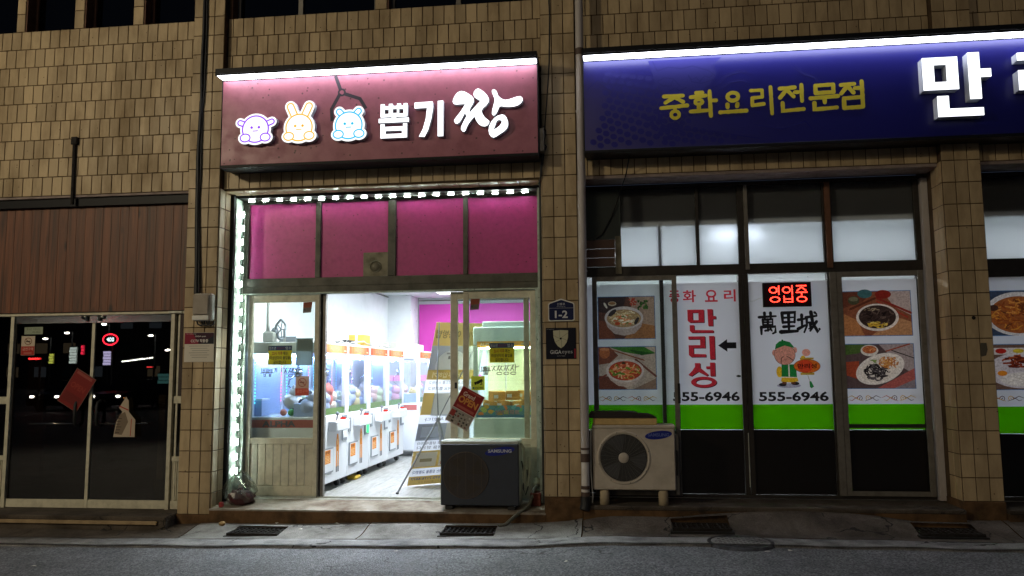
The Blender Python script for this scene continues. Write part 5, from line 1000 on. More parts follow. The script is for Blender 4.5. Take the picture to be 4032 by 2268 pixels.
B_.build('fan_blade', mat('dark_fan', '#1c1d20', .5), A1)
def logo(parent, cx, cz, rx, rz, y, rot, tc):
    a = Art(y); a.poly(ell(cx, cz, rx, rz, 32, 0, rot), '#1c2a86'); a.text('SAMSUNG', cx-rx*.78, cz-.013, cx+rx*.78, cz+.017, tc, .03); a.build('logo', M['paper'], parent)
logo(A1, -.428, .404, .142, .036, .0485, .16, '#c6cad2')
A2 = ac_unit('air_conditioner_unit', 'beige air conditioner on white stub feet by the downpipe', .437, 1.178, -.05, .22, .071, .652, M['acbeige'], M['acbeige'])
B('top_lip', M['acbeige'], A2, (.433, 1.182, -.054, .225, .6205, .6515), b=.008)
MB().lathe((.715, -.051, .361), [(.212, .002), (.222, -.008), (.236, -.008), (.242, .003)], 'y', 48).build('fan_ring', M['acbeige'], A2)
MB().lathe((.715, -.0505, .361), [(0, -.001), (.211, -.001)], 'y', 40).build('fan_recess', M['black'], A2)
g = MB(); cx, cz = .715, .361
for k in range(1, 16):
    r = .05+k*.0105; g.tube([(cx+r*math.cos(t*PI/18), -.0635, cz+r*math.sin(t*PI/18)) for t in range(37)], .0014, 4, False)
for k in range(28):
    t = k*2*PI/28; g.tube([(cx+.045*math.cos(t), -.0665, cz+.045*math.sin(t)), (cx+.214*math.cos(t+.12), -.0625, cz+.214*math.sin(t+.12))], .0013, 4, False)
g.build('grille', M['wire2'], A2)
MB().lathe((cx, -.066, cz), [(0, -.006), (.042, -.006), (.047, -.001), (.047, .006)], 'y', 28).build('hub', M['acbeige'], A2)
bm_ = MB()
for k in range(3):
    t = k*2*PI/3+1.9; bm_.add([(cx+.04*math.cos(t), -.056, cz+.04*math.sin(t)), (cx+.2*math.cos(t-.4), -.054, cz+.2*math.sin(t-.4)), (cx+.205*math.cos(t), -.056, cz+.205*math.sin(t)), (cx+.2*math.cos(t+.45), -.0575, cz+.2*math.sin(t+.45))], [(0, 1, 2, 3)])
bm_.build('fan_blade', mat('grey_fan', '#3a3c40', .4), A2)
for k in range(8):
    t = k*PI/4+.25; MB().lathe((cx+.229*math.cos(t), -.0595, cz+.229*math.sin(t)), [(0, -.004), (.004, -.003), (.0045, .001)], 'y', 8).build('screw', M['black'], A2)
logo(A2, 1.030, .563, .121, .037, -.0512, .12, '#5d6aa8')
for x0, x1 in ((.495, .578), (1.02, 1.106)):
    MB().lathe(((x0+x1)/2, .0, -.061), [(.0, 0), (.044, 0), (.044, .11), (.040, .118), (.036, .131), (0, .131)], 'z', 20).build('stub_foot', mat('cream_stub', '#b9a98c', .7, dirt='#6e604a', dscale=8, damt=.4) if 'cream_stub' not in bpy.data.materials else bpy.data.materials['cream_stub'], A2)
B('side_cover', M['greyalu'], A2, (1.183, 1.215, .06, .2, .02, .56)); B('valve_cap', M['black'], A2, (1.179, 1.2, .0, .055, .2, .42))
MB().tube([(.425, -.03, .62), (.42, -.02, .45), (.418, -.02, .25), (.425, -.03, .1), (.432, -.04, .02), (.425, -.03, -.04)], .006, 6).build('side_cable', M['white'], A2)
fb = thing('foam_block', 'pale foam block lying on top of the beige air conditioner', 'block', (.73, .05, .652)); B('slab', mat('pale_foam', '#c9ab72', .9, dirt='#8a6e42', dscale=12, damt=.4, bump=.5, bscale=60), fb, (.444, 1.022, -.045, .2, .6525, .714), b=.006)
fmt = MB(); xs = fr(.405, 1.015, 14); top = []
for i, x in enumerate(xs): top.append((x, .717+.06*(1-((i-4)/10)**2) if i < 9 else .717+.05*(14-i)/6))
fmt.prism([[(.40, .716), (1.02, .7155), (1.01, .722), (.96, .745), (.86, .752), (.83, .765), (.7, .772), (.55, .772), (.42, .768), (.405, .74)]], -.052, .21)
tag(fmt.build('rubber_mat', mat('brown_rubber_mat', '#231a16', .8, bump=.6, bscale=30)), 'crumpled dark mat lying on the foam block', 'mat')
# refrigerant lines, hose and blocks beside the dark unit
hs = thing('hose_bundle', 'pale drain hose and cables curling beside the dark air conditioner', 'hose', (-.2, .2, -.1))
M['hose'] = mat('pale_hose', '#a9ad96', .6, dirt='#6b6e58', dscale=12, damt=.5)
MB().tube([(-.245, .16, .47), (-.215, .15, .42), (-.205, .15, .3), (-.215, .16, .12), (-.21, .17, .05), (-.18, .18, .08), (-.165, .19, .2), (-.175, .2, .34)], .013, 8).build('line', M['hose'], hs)
MB().tube([(-.24, .2, .3), (-.215, .17, .18), (-.222, .15, .05), (-.2, .16, -.01), (-.18, .18, .06), (-.19, .2, .22)], .007, 6).build('line', M['black'], hs)
MB().tube([(-.10, .36, .06), (-.13, .30, .03), (-.15, .22, -.04), (-.165, .12, -.10), (-.21, .03, -.125), (-.28, -.05, -.17), (-.36, -.10, -.235), (-.42, -.13, -.245)], .017, 9).build('hose', mat('grey_hose', '#5d5c50', .6), hs)
MB().ball((-.11, .38, .075), (.045, .04, .05), 10, 7).build('putty', M['hose'], hs)
M['brick'] = mat('red_brick', '#6a3428', .85, dirt='#3a1c16', dscale=10, damt=.6, bump=.4, bscale=60); M['mortarw'] = M['white']
for z0, lb in ((-.128, 'lower of two red bricks stacked at the doorway corner'), (-.064, 'upper of two red bricks stacked at the doorway corner')): 
    t = thing('loose_brick', lb, 'brick', (-.115, .28, z0), 'stacked bricks'); B('block', M['brick'], t, (-.165, -.065, .225, .36, z0, z0+.062), b=.004)
    for k in range(3): MB().lathe((-.14+k*.026, .29, z0+.062), [(0, .0006), (.008, .0006)], 'z', 8).build('core_hole', M['black'], t)
# rubbish bag heap at the left jamb
rb = thing('rubbish_bag', 'clear rubbish bag with dark red scraps at the left jamb', 'rubbish', (-3.03, .15, -.13))
mm = MB().ball((-3.0, .16, -.06), (.13, .10, .085), 14, 9)
for i, v in enumerate(mm.v): mm.v[i] = (v[0]+random.uniform(-.018, .018), v[1]+random.uniform(-.015, .015), max(-.13, v[2]+random.uniform(-.014, .014)))
mm.build('heap', mat('dark_red_scraps', '#4a1b20', .5, dirt='#16171c', dscale=18, damt=1., bump=.5, bscale=30), rb)
M['film'] = glass('plastic_film', (.8, .84, .8), .16, .15, dust=.25)
mm = MB().ball((-3.02, .17, .0), (.155, .12, .17), 16, 11); rr = random.Random(5)
for i, v in enumerate(mm.v):
    f = 1+rr.uniform(-.14, .14); mm.v[i] = (-3.02+(v[0]+3.02)*f*(1-.45*max(0, v[2])/.17), .17+(v[1]-.17)*f, max(-.132, v[2]*f+.02))
mm.sm = [False]*len(mm.sm); mm.build('film', M['film'], rb)
for k in range(7):
    x, y, z = -3.02+rr.uniform(-.1, .1), .12+rr.uniform(-.06, .06), -.06+rr.uniform(-.04, .1)
    MB().add([(x, y, z), (x+rr.uniform(.02, .05), y+.01, z+rr.uniform(-.01, .03)), (x+rr.uniform(-.01, .04), y-.01, z+.04)], [(0, 1, 2)]).build('scrap', mat('scrap_'+'abcdefg'[k], rr.choice(['#c9c4bc', '#8a2f2a', '#d9d3c8', '#3d5a3a']), .5), rb)
tag(MB().box(-3.17, -3.13, .03, .07, -.14, -.09, .008).build('red_cup', mat('red_card', '#8a2320', .6)), 'small red carton lying at the foot of the left jamb', 'carton')
# ------------------------------------------------------------------ claw shop interior
IN = thing('claw_shop_room', 'white painted claw machine shop room behind the sliding doors', 'room', (-1.6, 3.5, -.1))
B('side_wall', M['wallwhite'], IN, (-3.30, -3.25, .51, 6.8, -.1, 2.52), b=0); B('side_wall', M['wallwhite'], IN, (.0, .05, .61, 6.8, -.1, 2.52), b=0); B('back_wall', M['wallwhite'], IN, (-3.25, .0, 6.8, 6.85, -.1, 2.52), b=0)
B('column', M['wallwhite'], IN, (-3.249, -2.84, 6.2, 6.799, -.098, 2.498), b=0)
B('ceiling', M['wallwhite'], IN, (-3.3, .05, .51, 6.85, 2.5, 2.56), b=0); B('front_header', M['wallwhite'], IN, (-3.24, -.02, .525, .56, 1.975, 2.5), b=0)
B('cornice', M['greyalu'], IN, (-2.83, -.005, 6.77, 6.799, 2.44, 2.46)); B('cornice', M['greyalu'], IN, (-3.249, -3.235, .6, 6.19, 2.46, 2.48))
fl = B('floor', M['floorlam'], IN, (-3.25, 0, .5, 6.8, -.2, -.102), b=0)
for k in range(18): B('floor_plank', M['floorlam'], fl, (-3.25+k*.1806, -3.25+(k+1)*.1806-.003, .52, 6.79, -.1019, -.0995), b=.001)
for k, (y, lb) in enumerate(((1.05, 'front ceiling light panel in the claw shop'), (3.6, 'middle ceiling light panel in the claw shop'), (5.6, 'rear ceiling light panel in the claw shop'))):
    t = thing('ceiling_light_panel', lb, 'lamp', (-1.6, y, 2.5), 'claw shop ceiling lights'); B('frame', M['white'], t, (-2.25, -.95, y-.2, y+.2, 2.47, 2.498)); B('diffuser', M['ceilpanel'], t, (-2.22, -.98, y-.17, y+.17, 2.462, 2.4695), b=0); area('lamp_light', (-1.6, y, 2.455), 1.2, .34, 145 if k == 0 else 75, (.88, .95, 1), t)
# plain magenta wall banner (its pictures are left out)
wb = B('wall_banner', mat('magenta_banner', '#b8359a', .6), None, (-2.82, -.35, 6.755, 6.765, 1.50, 2.38)); tag(wb, 'wide plain magenta banner high on the back wall', 'banner')
# --- claw machine prototype: front faces -y, origin at floor centre of the front edge
M['mach'] = mat('white_machine_body', '#eceff4', .35, coat=.2); M['machin'] = mat('machine_lining', '#b9cdf2', .5); M['orange'] = mat('orange_print', '#e07a2a', .45); M['machlight'] = emit('machine_strip_light', (.50, .68, 1), 95.)
M['chrome'] = mat('chrome', '#b8bcc0', .18, .9); M['redbtn'] = emit('red_button', (1, .05, .04), .9); M['grass'] = mat('green_grass_print', '#5f8f2a', .6, dirt='#8aa83a', dscale=40, damt=.8); M['rubber'] = mat('caster_rubber', '#3a3a3c', .6); M['steelg'] = mat('coin_door_grey', '#8f959c', .4, .4)
M['ctop'] = mat('control_print', '#d8c0b4', .4); M['pinkled'] = emit('pink_led', (1, .15, .55), 4.); M['cyanled'] = emit('cyan_led', (.1, .9, 1), 4.); M['mglass'] = glass('machine_glass', (.97, .98, 1), .04)
def claw_machine(w_=.82, d_=.8):
    t = thing('claw_machine', 'claw machine', 'claw machine'); h = w_/2
    B('cabinet', M['mach'], t, (-h, h, 0, d_, .09, .795), b=.008)
    for sx in (-h, h-.05):
        for sy in (0, d_-.05): B('corner_post', M['mach'], t, (sx, sx+.05, sy, sy+.05, .796, 1.449), b=.006)
    B('roof', M['mach'], t, (-h, h, 0, d_, 1.45, 1.57), b=.008)
    a = Art(-.0012); n = 8
    for k in range(n):
        f = abs(k-3.5)/3.5; c0 = Vector(H('#d0603c')); c1 = Vector(H('#e8b070')); c = tuple(c1.lerp(c0, f)); a.rect(-h+.03+(w_-.06)*k/n, 1.462, -h+.03+(w_-.06)*(k+1)/n, 1.55, c)
    a.text('ALPHA', -.17, 1.478, .15, 1.538, '#5a2a20', .05); a.text('ALPHA', -.165, 1.482, .145, 1.535, '#c9a888', .02); a.rect(h-.13, 1.48, h-.06, 1.495, '#f0d0a0'); mq = a.build('marquee', M['paper'], t)
    fp = B('front_glass', M['mglass'], t, (-h+.05, h-.05, .012, .017, .80, 1.448), b=0)
    B('side_glass', M['mglass'], t, (-h+.012, -h+.017, .05, d_-.05, .80, 1.448), b=0); B('side_glass', M['mglass'], t, (h-.017, h-.012, .05, d_-.05, .80, 1.448), b=0)
    B('back_panel', M['machin'], t, (-h+.05, h-.05, d_-.03, d_-.02, .80, 1.448), b=0)
    B('strip_light', M['machlight'], t, (-h+.07, h-.07, .06, .085, 1.425, 1.444), b=0); B('strip_light', M['machlight'], t, (-h+.07, h-.07, d_-.085, d_-.06, 1.425, 1.444), b=0)
    B('grass_print', M['grass'], t, (-h+.052, h-.052, .0185, .0205, .80, .87), b=0)
    # claw
    c = MB().tube([(0, .42, 1.445), (0, .42, 1.28)], .012, 8).lathe((0, .42, 1.2), [(0, .1), (.045, .09), (.05, .03), (.03, 0), (0, 0)], 'z', 14); cl = c.build('claw', M['chrome'], t)
    for k in range(3):
        an_ = k*2*PI/3; q = MB().tube([(.03*math.cos(an_), .42+.03*math.sin(an_), 1.22), (.09*math.cos(an_), .42+.09*math.sin(an_), 1.17), (.1*math.cos(an_), .42+.1*math.sin(an_), 1.11), (.05*math.cos(an_), .42+.05*math.sin(an_), 1.06)], .008, 6).build('claw_finger', M['chrome'], cl)
    B('gantry', M['white'], t, (-h+.05, h-.05, .38, .40, 1.40, 1.42))
    B('prize_bin', M['machin'], t, (-h+.06, -h+.3, .05, .32, .796, .93), b=.004)
    for k, mt in ((-1, 'cyanled'), (1, 'pinkled')):
        mm = MB()
        for j in range(14): mm.box(k*(h-.075)-.004, k*(h-.075)+.004, d_-.05, d_-.045, .93+j*.035, .945+j*.035)
        mm.build('led_column', M[mt], t)
    # controls
    cp_ = B('control_box', M['mach'], t, (-.2, .22, -.10, -.001, .63, .74), b=.01)
    MB().box(-.19, .21, -.09, -.01, .7405, .744).build('control_top', M['ctop'], cp_)
    MB().tube([(-.1, -.06, .744), (-.095, -.065, .80)], .008, 8).ball((-.094, -.066, .812), .02, 10, 7).build('joystick', M['steelg'], cp_)
    MB().box(.06, .12, -.09, -.04, .744, .765, .006).build('button', M['redbtn'], cp_)
    cd_ = B('coin_panel', M['steelg'], t, (.235, h-.02, -.012, -.001, .5, .78), b=.004); B('coin_window', M['mach'], cd_, (.25, h-.035, -.016, -.0125, .53, .65), b=.002)
    B('lock_plate', M['steelg'], t, (-h+.03, -h+.11, -.012, -.001, .58, .74), b=.003)
    pd = B('prize_door', M['steelg'], t, (-h+.06, -h+.36, -.014, -.001, .2, .46), b=.004); B('door_recess', M['mach'], pd, (-h+.075, -h+.345, -.0165, -.0145, .215, .445), b=0)
    a = Art(-.0172); x0 = -h+.085; a.rect(x0, .30, x0+.17, .44, '#e08a2e'); a.text('경품 배출구', x0+.01, .40, x0+.15, .43, '#5a2a18', .02)
    for k in range(5): a.rect(x0+.015, .315+k*.015, x0+.15-.02*(k % 2), .32+k*.015, '#f2d9a8')
    a.build('label', M['paper'], pd)
    a = Art(-.0015); a.poly([(.06, .20), (.06, .50), (.085, .585), (.125, .585), (.15, .50), (.15, .20), (.115, .20), (.115, .40), (.095, .40), (.095, .20)], '#d98a2a'); a.poly([(.06, .24), (.095, .24), (.095, .18), (.06, .18)], '#55585e'); a.poly([(.115, .24), (.15, .24), (.15, .18), (.115, .18)], '#55585e'); a.poly([(.095, .47), (.115, .47), (.112, .53), (.098, .53)], '#f2dcae'); a.build('letter_print', M['paper'], t)
    # street side print band
    B('side_band', mat('striped_red_band', '#b0605a', .5) if 'striped_red_band' not in bpy.data.materials else bpy.data.materials['striped_red_band'], t, (-h-.004, -h-.0005, .04, d_-.04, .685, .765), b=0)
    for sx in (-h+.08, h-.08):
        for sy in (.08, d_-.08):
            cs = B('caster', M['steelg'], t, (sx-.02, sx+.02, sy-.025, sy+.02, .055, .0895)); MB().lathe((sx, sy, .037), [(.0, -.012), (.036, -.012), (.036, .012), (0, .012)], 'x', 14).build('wheel', M['rubber'], cs)
    return t
proto = claw_machine(); FZ = -.1
rows = [(-2.35, .96, 'nearest white claw machine seen through the left sash'), (-2.35, 1.79, 'second white claw machine with a green lit coin slot'), (-2.35, 2.63, 'third white claw machine along the left wall'), (-2.35, 3.47, 'fourth white claw machine along the left wall'), (-2.22, 4.72, 'rearmost white claw machine beyond a gap')]
MACH = []
for i, (x, y, lb) in enumerate(rows):
    o = proto if i == 0 else copy_tree(proto)
    o.location = (x, y, FZ); o.rotation_euler = (0, 0, PI/2); o['label'] = lb; o['group'] = 'claw machines along the left wall'; MACH.append(o)
W[proto.name] = Vector((0, 0, 0))
# side lettering on the nearest machine and green coin light on the second
a = Art(.5445); a.text('ALPHA', -2.98, .595, -2.62, .655, '#6a6a74', .04); a.build('side_lettering', M['paper']); s_ = bpy.data.objects['side_lettering']; s_.parent = MACH[0]; s_.matrix_parent_inverse = (Matrix.Translation(MACH[0].location) @ Matrix.Rotation(PI/2, 4, 'Z')).inverted()
gl_ = MB().box(-2.3335, -2.331, 2.07, 2.15, .42, .55).build('coin_light', emit('green_coin_light', (.1, 1, .35), 1.6)); gl_.parent = MACH[1]; gl_.matrix_parent_inverse = (Matrix.Translation(MACH[1].location) @ Matrix.Rotation(PI/2, 4, 'Z')).inverted()
# plush toys and balls inside the machines
PC = ['#e8d9e6', '#f2e0d0', '#c9d6f0', '#f0c8c8', '#e8d8a0', '#d0e0c0', '#f4f4f4', '#e8a8c8', '#b8c4e8', '#d86a5a']
PM = [mat('plush_'+['lilac', 'cream', 'sky', 'rose', 'gold', 'lime', 'snow', 'pink', 'slate', 'scarlet'][i], c, .9, bump=.4, bscale=150) for i, c in enumerate(PC)]
CN = ['lilac', 'cream', 'sky blue', 'rose', 'gold', 'lime', 'snow white', 'pink', 'slate blue', 'scarlet']; ON = ['nearest', 'second', 'third', 'fourth', 'rearmost']
rr = random.Random(21)
for i, (x, y, _) in enumerate(rows):
    cs = rr.sample(range(10), 7)
    for k in range(7):
        px, py = x-.12-.27*(k % 2)-rr.uniform(0, .06), y-.27+.09*k+rr.uniform(-.02, .02); r = rr.uniform(.08, .105); z = FZ+.80+r*.9+(.06 if k % 3 == 1 else 0)
        t = thing('plush_toy', f'{CN[cs[k]]} plush toy inside the {ON[i]} claw machine', 'toy', (px, py, FZ+.8), 'plush prizes in the claw machines')
        MB().ball((px, py, z), (r, r*1.05, r*.92), 14, 9).build('body', PM[cs[k]], t); MB().ball((px+r*.35, py, z+r*.95), (r*.72, r*.78, r*.68), 12, 8).build('head', PM[cs[k]], t)
        for s in (-1, 1): MB().ball((px+r*.3, py+s*r*.55, z+r*1.5), (r*.2, r*.22, r*.26), 8, 5).build('ear', PM[cs[k]], t)
for k, (c, nm) in enumerate((('#d8806a', 'salmon'), ('#5fae5a', 'green'), ('#b04a66', 'crimson'), ('#66b46a', 'pale green'))):
    tag(MB().ball((-2.80+k*.085, .66, FZ+.80+.036), .036, 12, 8).build('plastic_ball', mat('ball_'+nm.replace(' ', '_'), c, .3)), f'{nm} plastic ball behind the side glass of the nearest machine', 'ball', 'plastic balls')
gb = thing('gift_box', 'black gift pack wrapped in film inside the nearest machine', 'box', (-2.66, .74, FZ+.8)); B('pack', mat('dark_gift', '#23252f', .25), gb, (-2.78, -2.55, .73, .86, FZ+.84, FZ+.97), b=.02); B('stand', M['mach'], gb, (-2.77, -2.56, .735, .855, FZ+.797, FZ+.839))
ch = thing('prize_chute', 'pale prize chute box behind the side glass', 'box', (-3.0, .7, FZ+.8)); B('box', M['machin'], ch, (-3.14, -3.04, .66, .85, FZ+.797, FZ+.96)); B('lid', M['mach'], ch, (-3.142, -3.038, .658, .852, FZ+.961, FZ+.975))
# things on top of the machines
fn = thing('desk_fan', 'grey desk fan on the roof of the nearest claw machine', 'fan', (-3.0, .85, FZ+1.57))
B('base', M['white'], fn, (-3.12, -2.98, .8, .95, 1.472, 1.60), b=.02); MB().tube([(-3.08, .86, 1.60), (-3.08, .86, 2.1)], .022, 10).build('pole', M['white'], fn)
MB().tube([(-2.93+.10*math.cos(t*PI/12)*.5, .85+.02*math.sin(t), 1.62+.105*math.sin(t*PI/12)) for t in range(25)], .014, 8, False).build('guard', M['steelg'], fn); MB().ball((-3.0, .86, 1.60), (.04, .05, .045), 10, 7).build('motor', M['steelg'], fn)
for k in range(5): MB().tube([(-2.93, .85, 1.62), (-2.93+.05*math.cos(k*1.26), .85, 1.62+.10*math.sin(k*1.26))], .006, 5).build('blade', M['steelg'], fn)
for k, (x, y, sx, sy, sz, c, lb) in enumerate([(-2.62, 1.42, .07, .1, .06, '#d6d6d2', 'small white box on the roof of the first machine'), (-2.6, 2.0, .08, .16, .035, '#1d1e20', 'flat black tray on the roof of the second machine'), (-2.55, 2.42, .1, .13, .075, '#d2ab4e', 'yellow cardboard box on the roof of the third machine'), (-2.6, 3.0, .06, .1, .04, '#c9c9c6', 'small grey box on the roof of the third machine'), (-2.45, 3.62, .1, .14, .05, '#d9d6cc', 'pale carton on the roof of the fourth machine'), (-2.4, 4.7, .1, .2, .05, '#dcdad2', 'pale carton on the roof of the rearmost machine'), (-2.95, 1.1, .14, .1, .04, '#a9adb4', 'crumpled grey sheet on the roof of the nearest machine')]):
    t = thing('carton', lb, 'box', (x, y, FZ+1.57)); B('carton_body', mat('carton_'+'abcdefg'[k], c, .7), t, (x-sx, x+sx, y-sy, y+sy, FZ+1.571, FZ+1.571+sz*2), b=.005); B('tape', M['white'], t, (x-.015, x+.015, y-sy-.001, y+sy+.001, FZ+1.572, FZ+1.5725+sz*2), b=0)
wr = thing('roof_wiring', 'tangle of pale wires along the machine roofs', 'wire', (-2.5, 2.8, 1.5))
for k in range(4): MB().tube([(-2.5+rr.uniform(-.1, .1), 1.3+i*.22, 1.49+abs(rr.gauss(0, .03))) for i in range(14)], .006, 5).build('wire', M['white'], wr)
# yellow cloth pad under the second machine
tag(MB().box(-2.47, -2.36, 1.75, 1.95, -.099, -.06, .012).build('sponge', mat('yellow_sponge', '#c9ab3e', .9)), 'yellow sponge under the second claw machine', 'sponge')
# cream box machine facing the street
CM = thing('box_prize_machine', 'cream lit prize machine full of orange boxes behind the right sash', 'claw machine', (-.50, .95, FZ))
M['cream'] = mat('cream_lining', '#e3e6c0', .5); M['mint'] = mat('pale_mint_body', '#cfe0d8', .4); M['creamlight'] = emit('warm_strip', (.95, 1, .72), 120.)
B('cabinet', M['mint'], CM, (-.83, -.13, .95, 1.7, FZ+.03, FZ+.76), b=.008); B('roof', M['mint'], CM, (-.83, -.13, .95, 1.7, FZ+1.52, FZ+1.72), b=.008); B('top_case', M['mint'], CM, (-.74, -.13, 1.0, 1.68, FZ+1.721, FZ+1.78), b=.008)
for x in (-.83, -.18): 
    for y in (.95, 1.65): B('corner_post', M['mint'], CM, (x, x+.05, y, y+.05, FZ+.761, FZ+1.519), b=.005)
B('back_panel', M['cream'], CM, (-.78, -.18, 1.66, 1.67, FZ+.761, FZ+1.519), b=0); B('side_panel', M['cream'], CM, (-.181, -.172, 1.0, 1.65, FZ+.761, FZ+1.519), b=0); B('front_glass', M['mglass'], CM, (-.78, -.18, .962, .967, FZ+.761, FZ+1.519), b=0)
B('strip_light', M['creamlight'], CM, (-.76, -.2, 1.0, 1.03, FZ+1.49, FZ+1.515), b=0)
a = Art(.949); a.rect(-.79, FZ+1.50, -.17, FZ+1.565, '#d9a050'); a.text('ALPHA', -.76, FZ+1.515, -.6, FZ+1.55, '#e8dcc0', .03); a.rect(-.55, FZ+1.515, -.5, FZ+1.548, '#4a8ab0')
for k, c in enumerate(('#4ab0a0', '#e0e0d0', '#d08040', '#e0d080')): a.ring(-.30+k*.035, FZ+1.532, .014, .014, .005, c, 12)
a.build('marquee', M['paper'], CM)
a = Art(.949); a.rect(-.80, .665, -.16, .79, '#5d8a8c'); rr = random.Random(3)
for k in range(26): a.ell(-.79+.62*rr.random(), .70+.08*rr.random(), .03, .022, rr.choice(['#c9a040', '#7ab060', '#4a90a0', '#d07a3a', '#6aa8b0', '#b0c060']), 12)
a.rect(-.80, .665, -.16, .69, '#3f7390'); a.text('신비아파트', -.60, .695, -.34, .745, '#b58a8a', .03); a.build('front_print', M['paper'], CM)
B('led_post', M['white'], CM, (-.55, -.53, 1.4, 1.42, FZ+.9, FZ+1.5))
OB = mat('orange_carton', '#e0a23e', .6); OB2 = mat('amber_carton', '#c98a30', .6)
rr = random.Random(8)
for k, (x, z, an_, lb) in enumerate([(-.68, .78, .2, 'orange box with a pale label at the left of the prize heap'), (-.52, .78, -.3, 'tilted orange box in the middle of the prize heap'), (-.36, .78, .25, 'orange box right of the middle of the prize heap'), (-.24, .78, -.1, 'orange box at the right end of the prize heap'), (-.60, .885, .5, 'upper orange box leaning on the left of the prize heap'), (-.43, .89, .1, 'upper orange box at the centre top of the prize heap'), (-.29, .885, -.4, 'upper orange box near the right of the prize heap'), (-.66, .68, 0, 'lowest orange box at the left of the prize machine'), (-.45, .68, .1, 'lowest orange box in the middle of the prize machine')]):
    t = thing('prize_box', lb, 'box', (x, 1.12, z), 'orange prize boxes'); t.rotation_euler = (rr.uniform(-.2, .2), rr.uniform(-.2, .2), an_)
    o = B('carton_body', (OB, OB2)[k % 2], None, (-.075, .075, -.06, .06, -.05, .05), b=.003); o.parent = t
    o = B('label', M['white'], None, (-.06, -.01, -.0615, -.0605, -.02, .015), b=0); o.parent = t
# lit cabinet at the back with a pink and a green bar
BK = thing('change_machine', 'tall dark cabinet with glowing bars at the back of the shop', 'machine', (-1.9, 6.2, FZ)); B('cabinet', M['mach'], BK, (-2.3, -1.5, 6.0, 6.7, FZ, 1.5), b=.01); B('green_bar', emit('mint_light', (.15, 1, .7), 1.8), BK, (-2.25, -1.55, 5.985, 5.999, 1.36, 1.46)); B('pink_bar', emit('pink_light', (1, .2, .75), 1.8), BK, (-2.25, -1.55, 5.985, 5.999, 1.0, 1.1)); B('screen', emit('pale_screen', (.6, .85, 1), .9), BK, (-2.2, -1.6, 5.985, 5.999, .5, .9))
# X-shaped banner stand seen from behind: print shows reversed through the cloth
XB = thing('banner_stand', 'tripod banner stand with a yellow and white banner seen from behind', 'banner stand', (-1.3, 1.0, FZ))
tl = Vector((-1.195, .80, 1.668)); wv = Vector((.8, .6, 0))*.62; dv = Vector((-.42, .43, -1.75)); nv = wv.cross(dv).normalized()
if nv.y > 0: nv = -nv
def bx_(p): return tl+wv*p.x+dv*(1-p.z)+nv*(-p.y)
M['cloth'] = vinyl('banner_cloth', None, .35, .7)
a = Art(0., .0004); a.rect(0, 0, 1, 1, '#dfe2ea'); ycol = '#dcc078'
a.rect(0, .86, 1, 1, ycol); a.text('이용방법', .04, .905, .50, .955, '#8a7a58', .02, True); a.text('뽑기마', .55, .905, .86, .95, '#8a7a58', 0, True); a.ring(.92, .93, .05, .03, .012, '#a89468', 16)
a.rect(0, .70, 1, .86, '#b9bcc2'); a.ell(.42, .74, .3, .095, '#eceef2', 28); a.rect(.34, .78, .5, .80, '#7d8088'); a.rect(.30, .81, .52, .818, '#9a9ca2'); a.rect(0, .655, 1, .715, '#d3b770'); a.text('카드투입하기', .1, .665, .7, .70, '#f2e6c0', .03, True)
for z_, t_ in ((.625, '스마트폰으로 QR코드를 스캔하고'), (.59, '카드로 결제하세요 뽑기하고')): a.text(t_, .06, z_, .96, z_+.022, '#767880', .01, True)
a.rect(0, .44, .22, .575, ycol); a.rect(.2, .43, .95, .575, '#d2d6de'); a.poly(rrect(.22, .44, .75, .57, .03), '#eceef2'); a.text('앱을 설치한다', .1, .40, .9, .422, '#767880', .01, True)
a.rect(0, .28, .55, .385, '#9fa4b0'); a.rect(.55, .28, 1, .385, '#c4c0b4'); a.rect(.08, .30, .42, .365, '#cfd6ea')
for z_, t_ in ((.252, '새로 회원가입 후 상품에 따라'), (.225, '서비스 혜택을 받는다')): a.text(t_, .04, z_, .96, z_+.02, '#70747e', .01, True)
a.rect(0, .105, 1, .215, ycol); a.rect(.06, .115, .47, .205, '#eef0f6'); a.rect(.52, .115, .95, .205, '#eef0f6'); a.rect(.15, .145, .38, .165, '#b0aa9a'); a.rect(.6, .15, .7, .185, '#9aa0b0'); a.ring(.58, .135, .03, .01, .006, '#c05a50', 12)
a.text('포인트로 원하는 상품을 교환한다', .05, .07, .95, .092, '#5d6484', .02, True); a.rect(0, 0, 1, .055, ycol); a.text('가맹문의 070-7176-6677', .04, .03, .97, .05, '#6a6ca0', .02, True); a.text('카카오톡 플러스친구 뽑기마켓 검색', .2, .008, .95, .024, '#b59c5c', 0, True)
a.build('banner', M['cloth'], XB, bx_)
hub = Vector((-1.175, .80, .66)); sg = M['steelg']
MB().tube([tl+Vector((.03, -.01, 0)), Vector((-1.185, .78, 1.0)), hub], .007, 8).build('upright', sg, XB); MB().tube([tl+wv+Vector((-.01, -.01, 0)), hub], .006, 8).build('arm', sg, XB)
MB().ball(hub, (.025, .025, .035), 10, 7).build('hub', sg, XB)
for e in (Vector((-1.585, .72, FZ+.01)), Vector((-1.05, .55, FZ+.01)), Vector((-1.0, .95, FZ+.01))): MB().tube([hub, e], .010, 8).build('leg', sg, XB); MB().ball(e, (.018, .018, .012), 8, 5).build('foot', M['rubber'], XB)

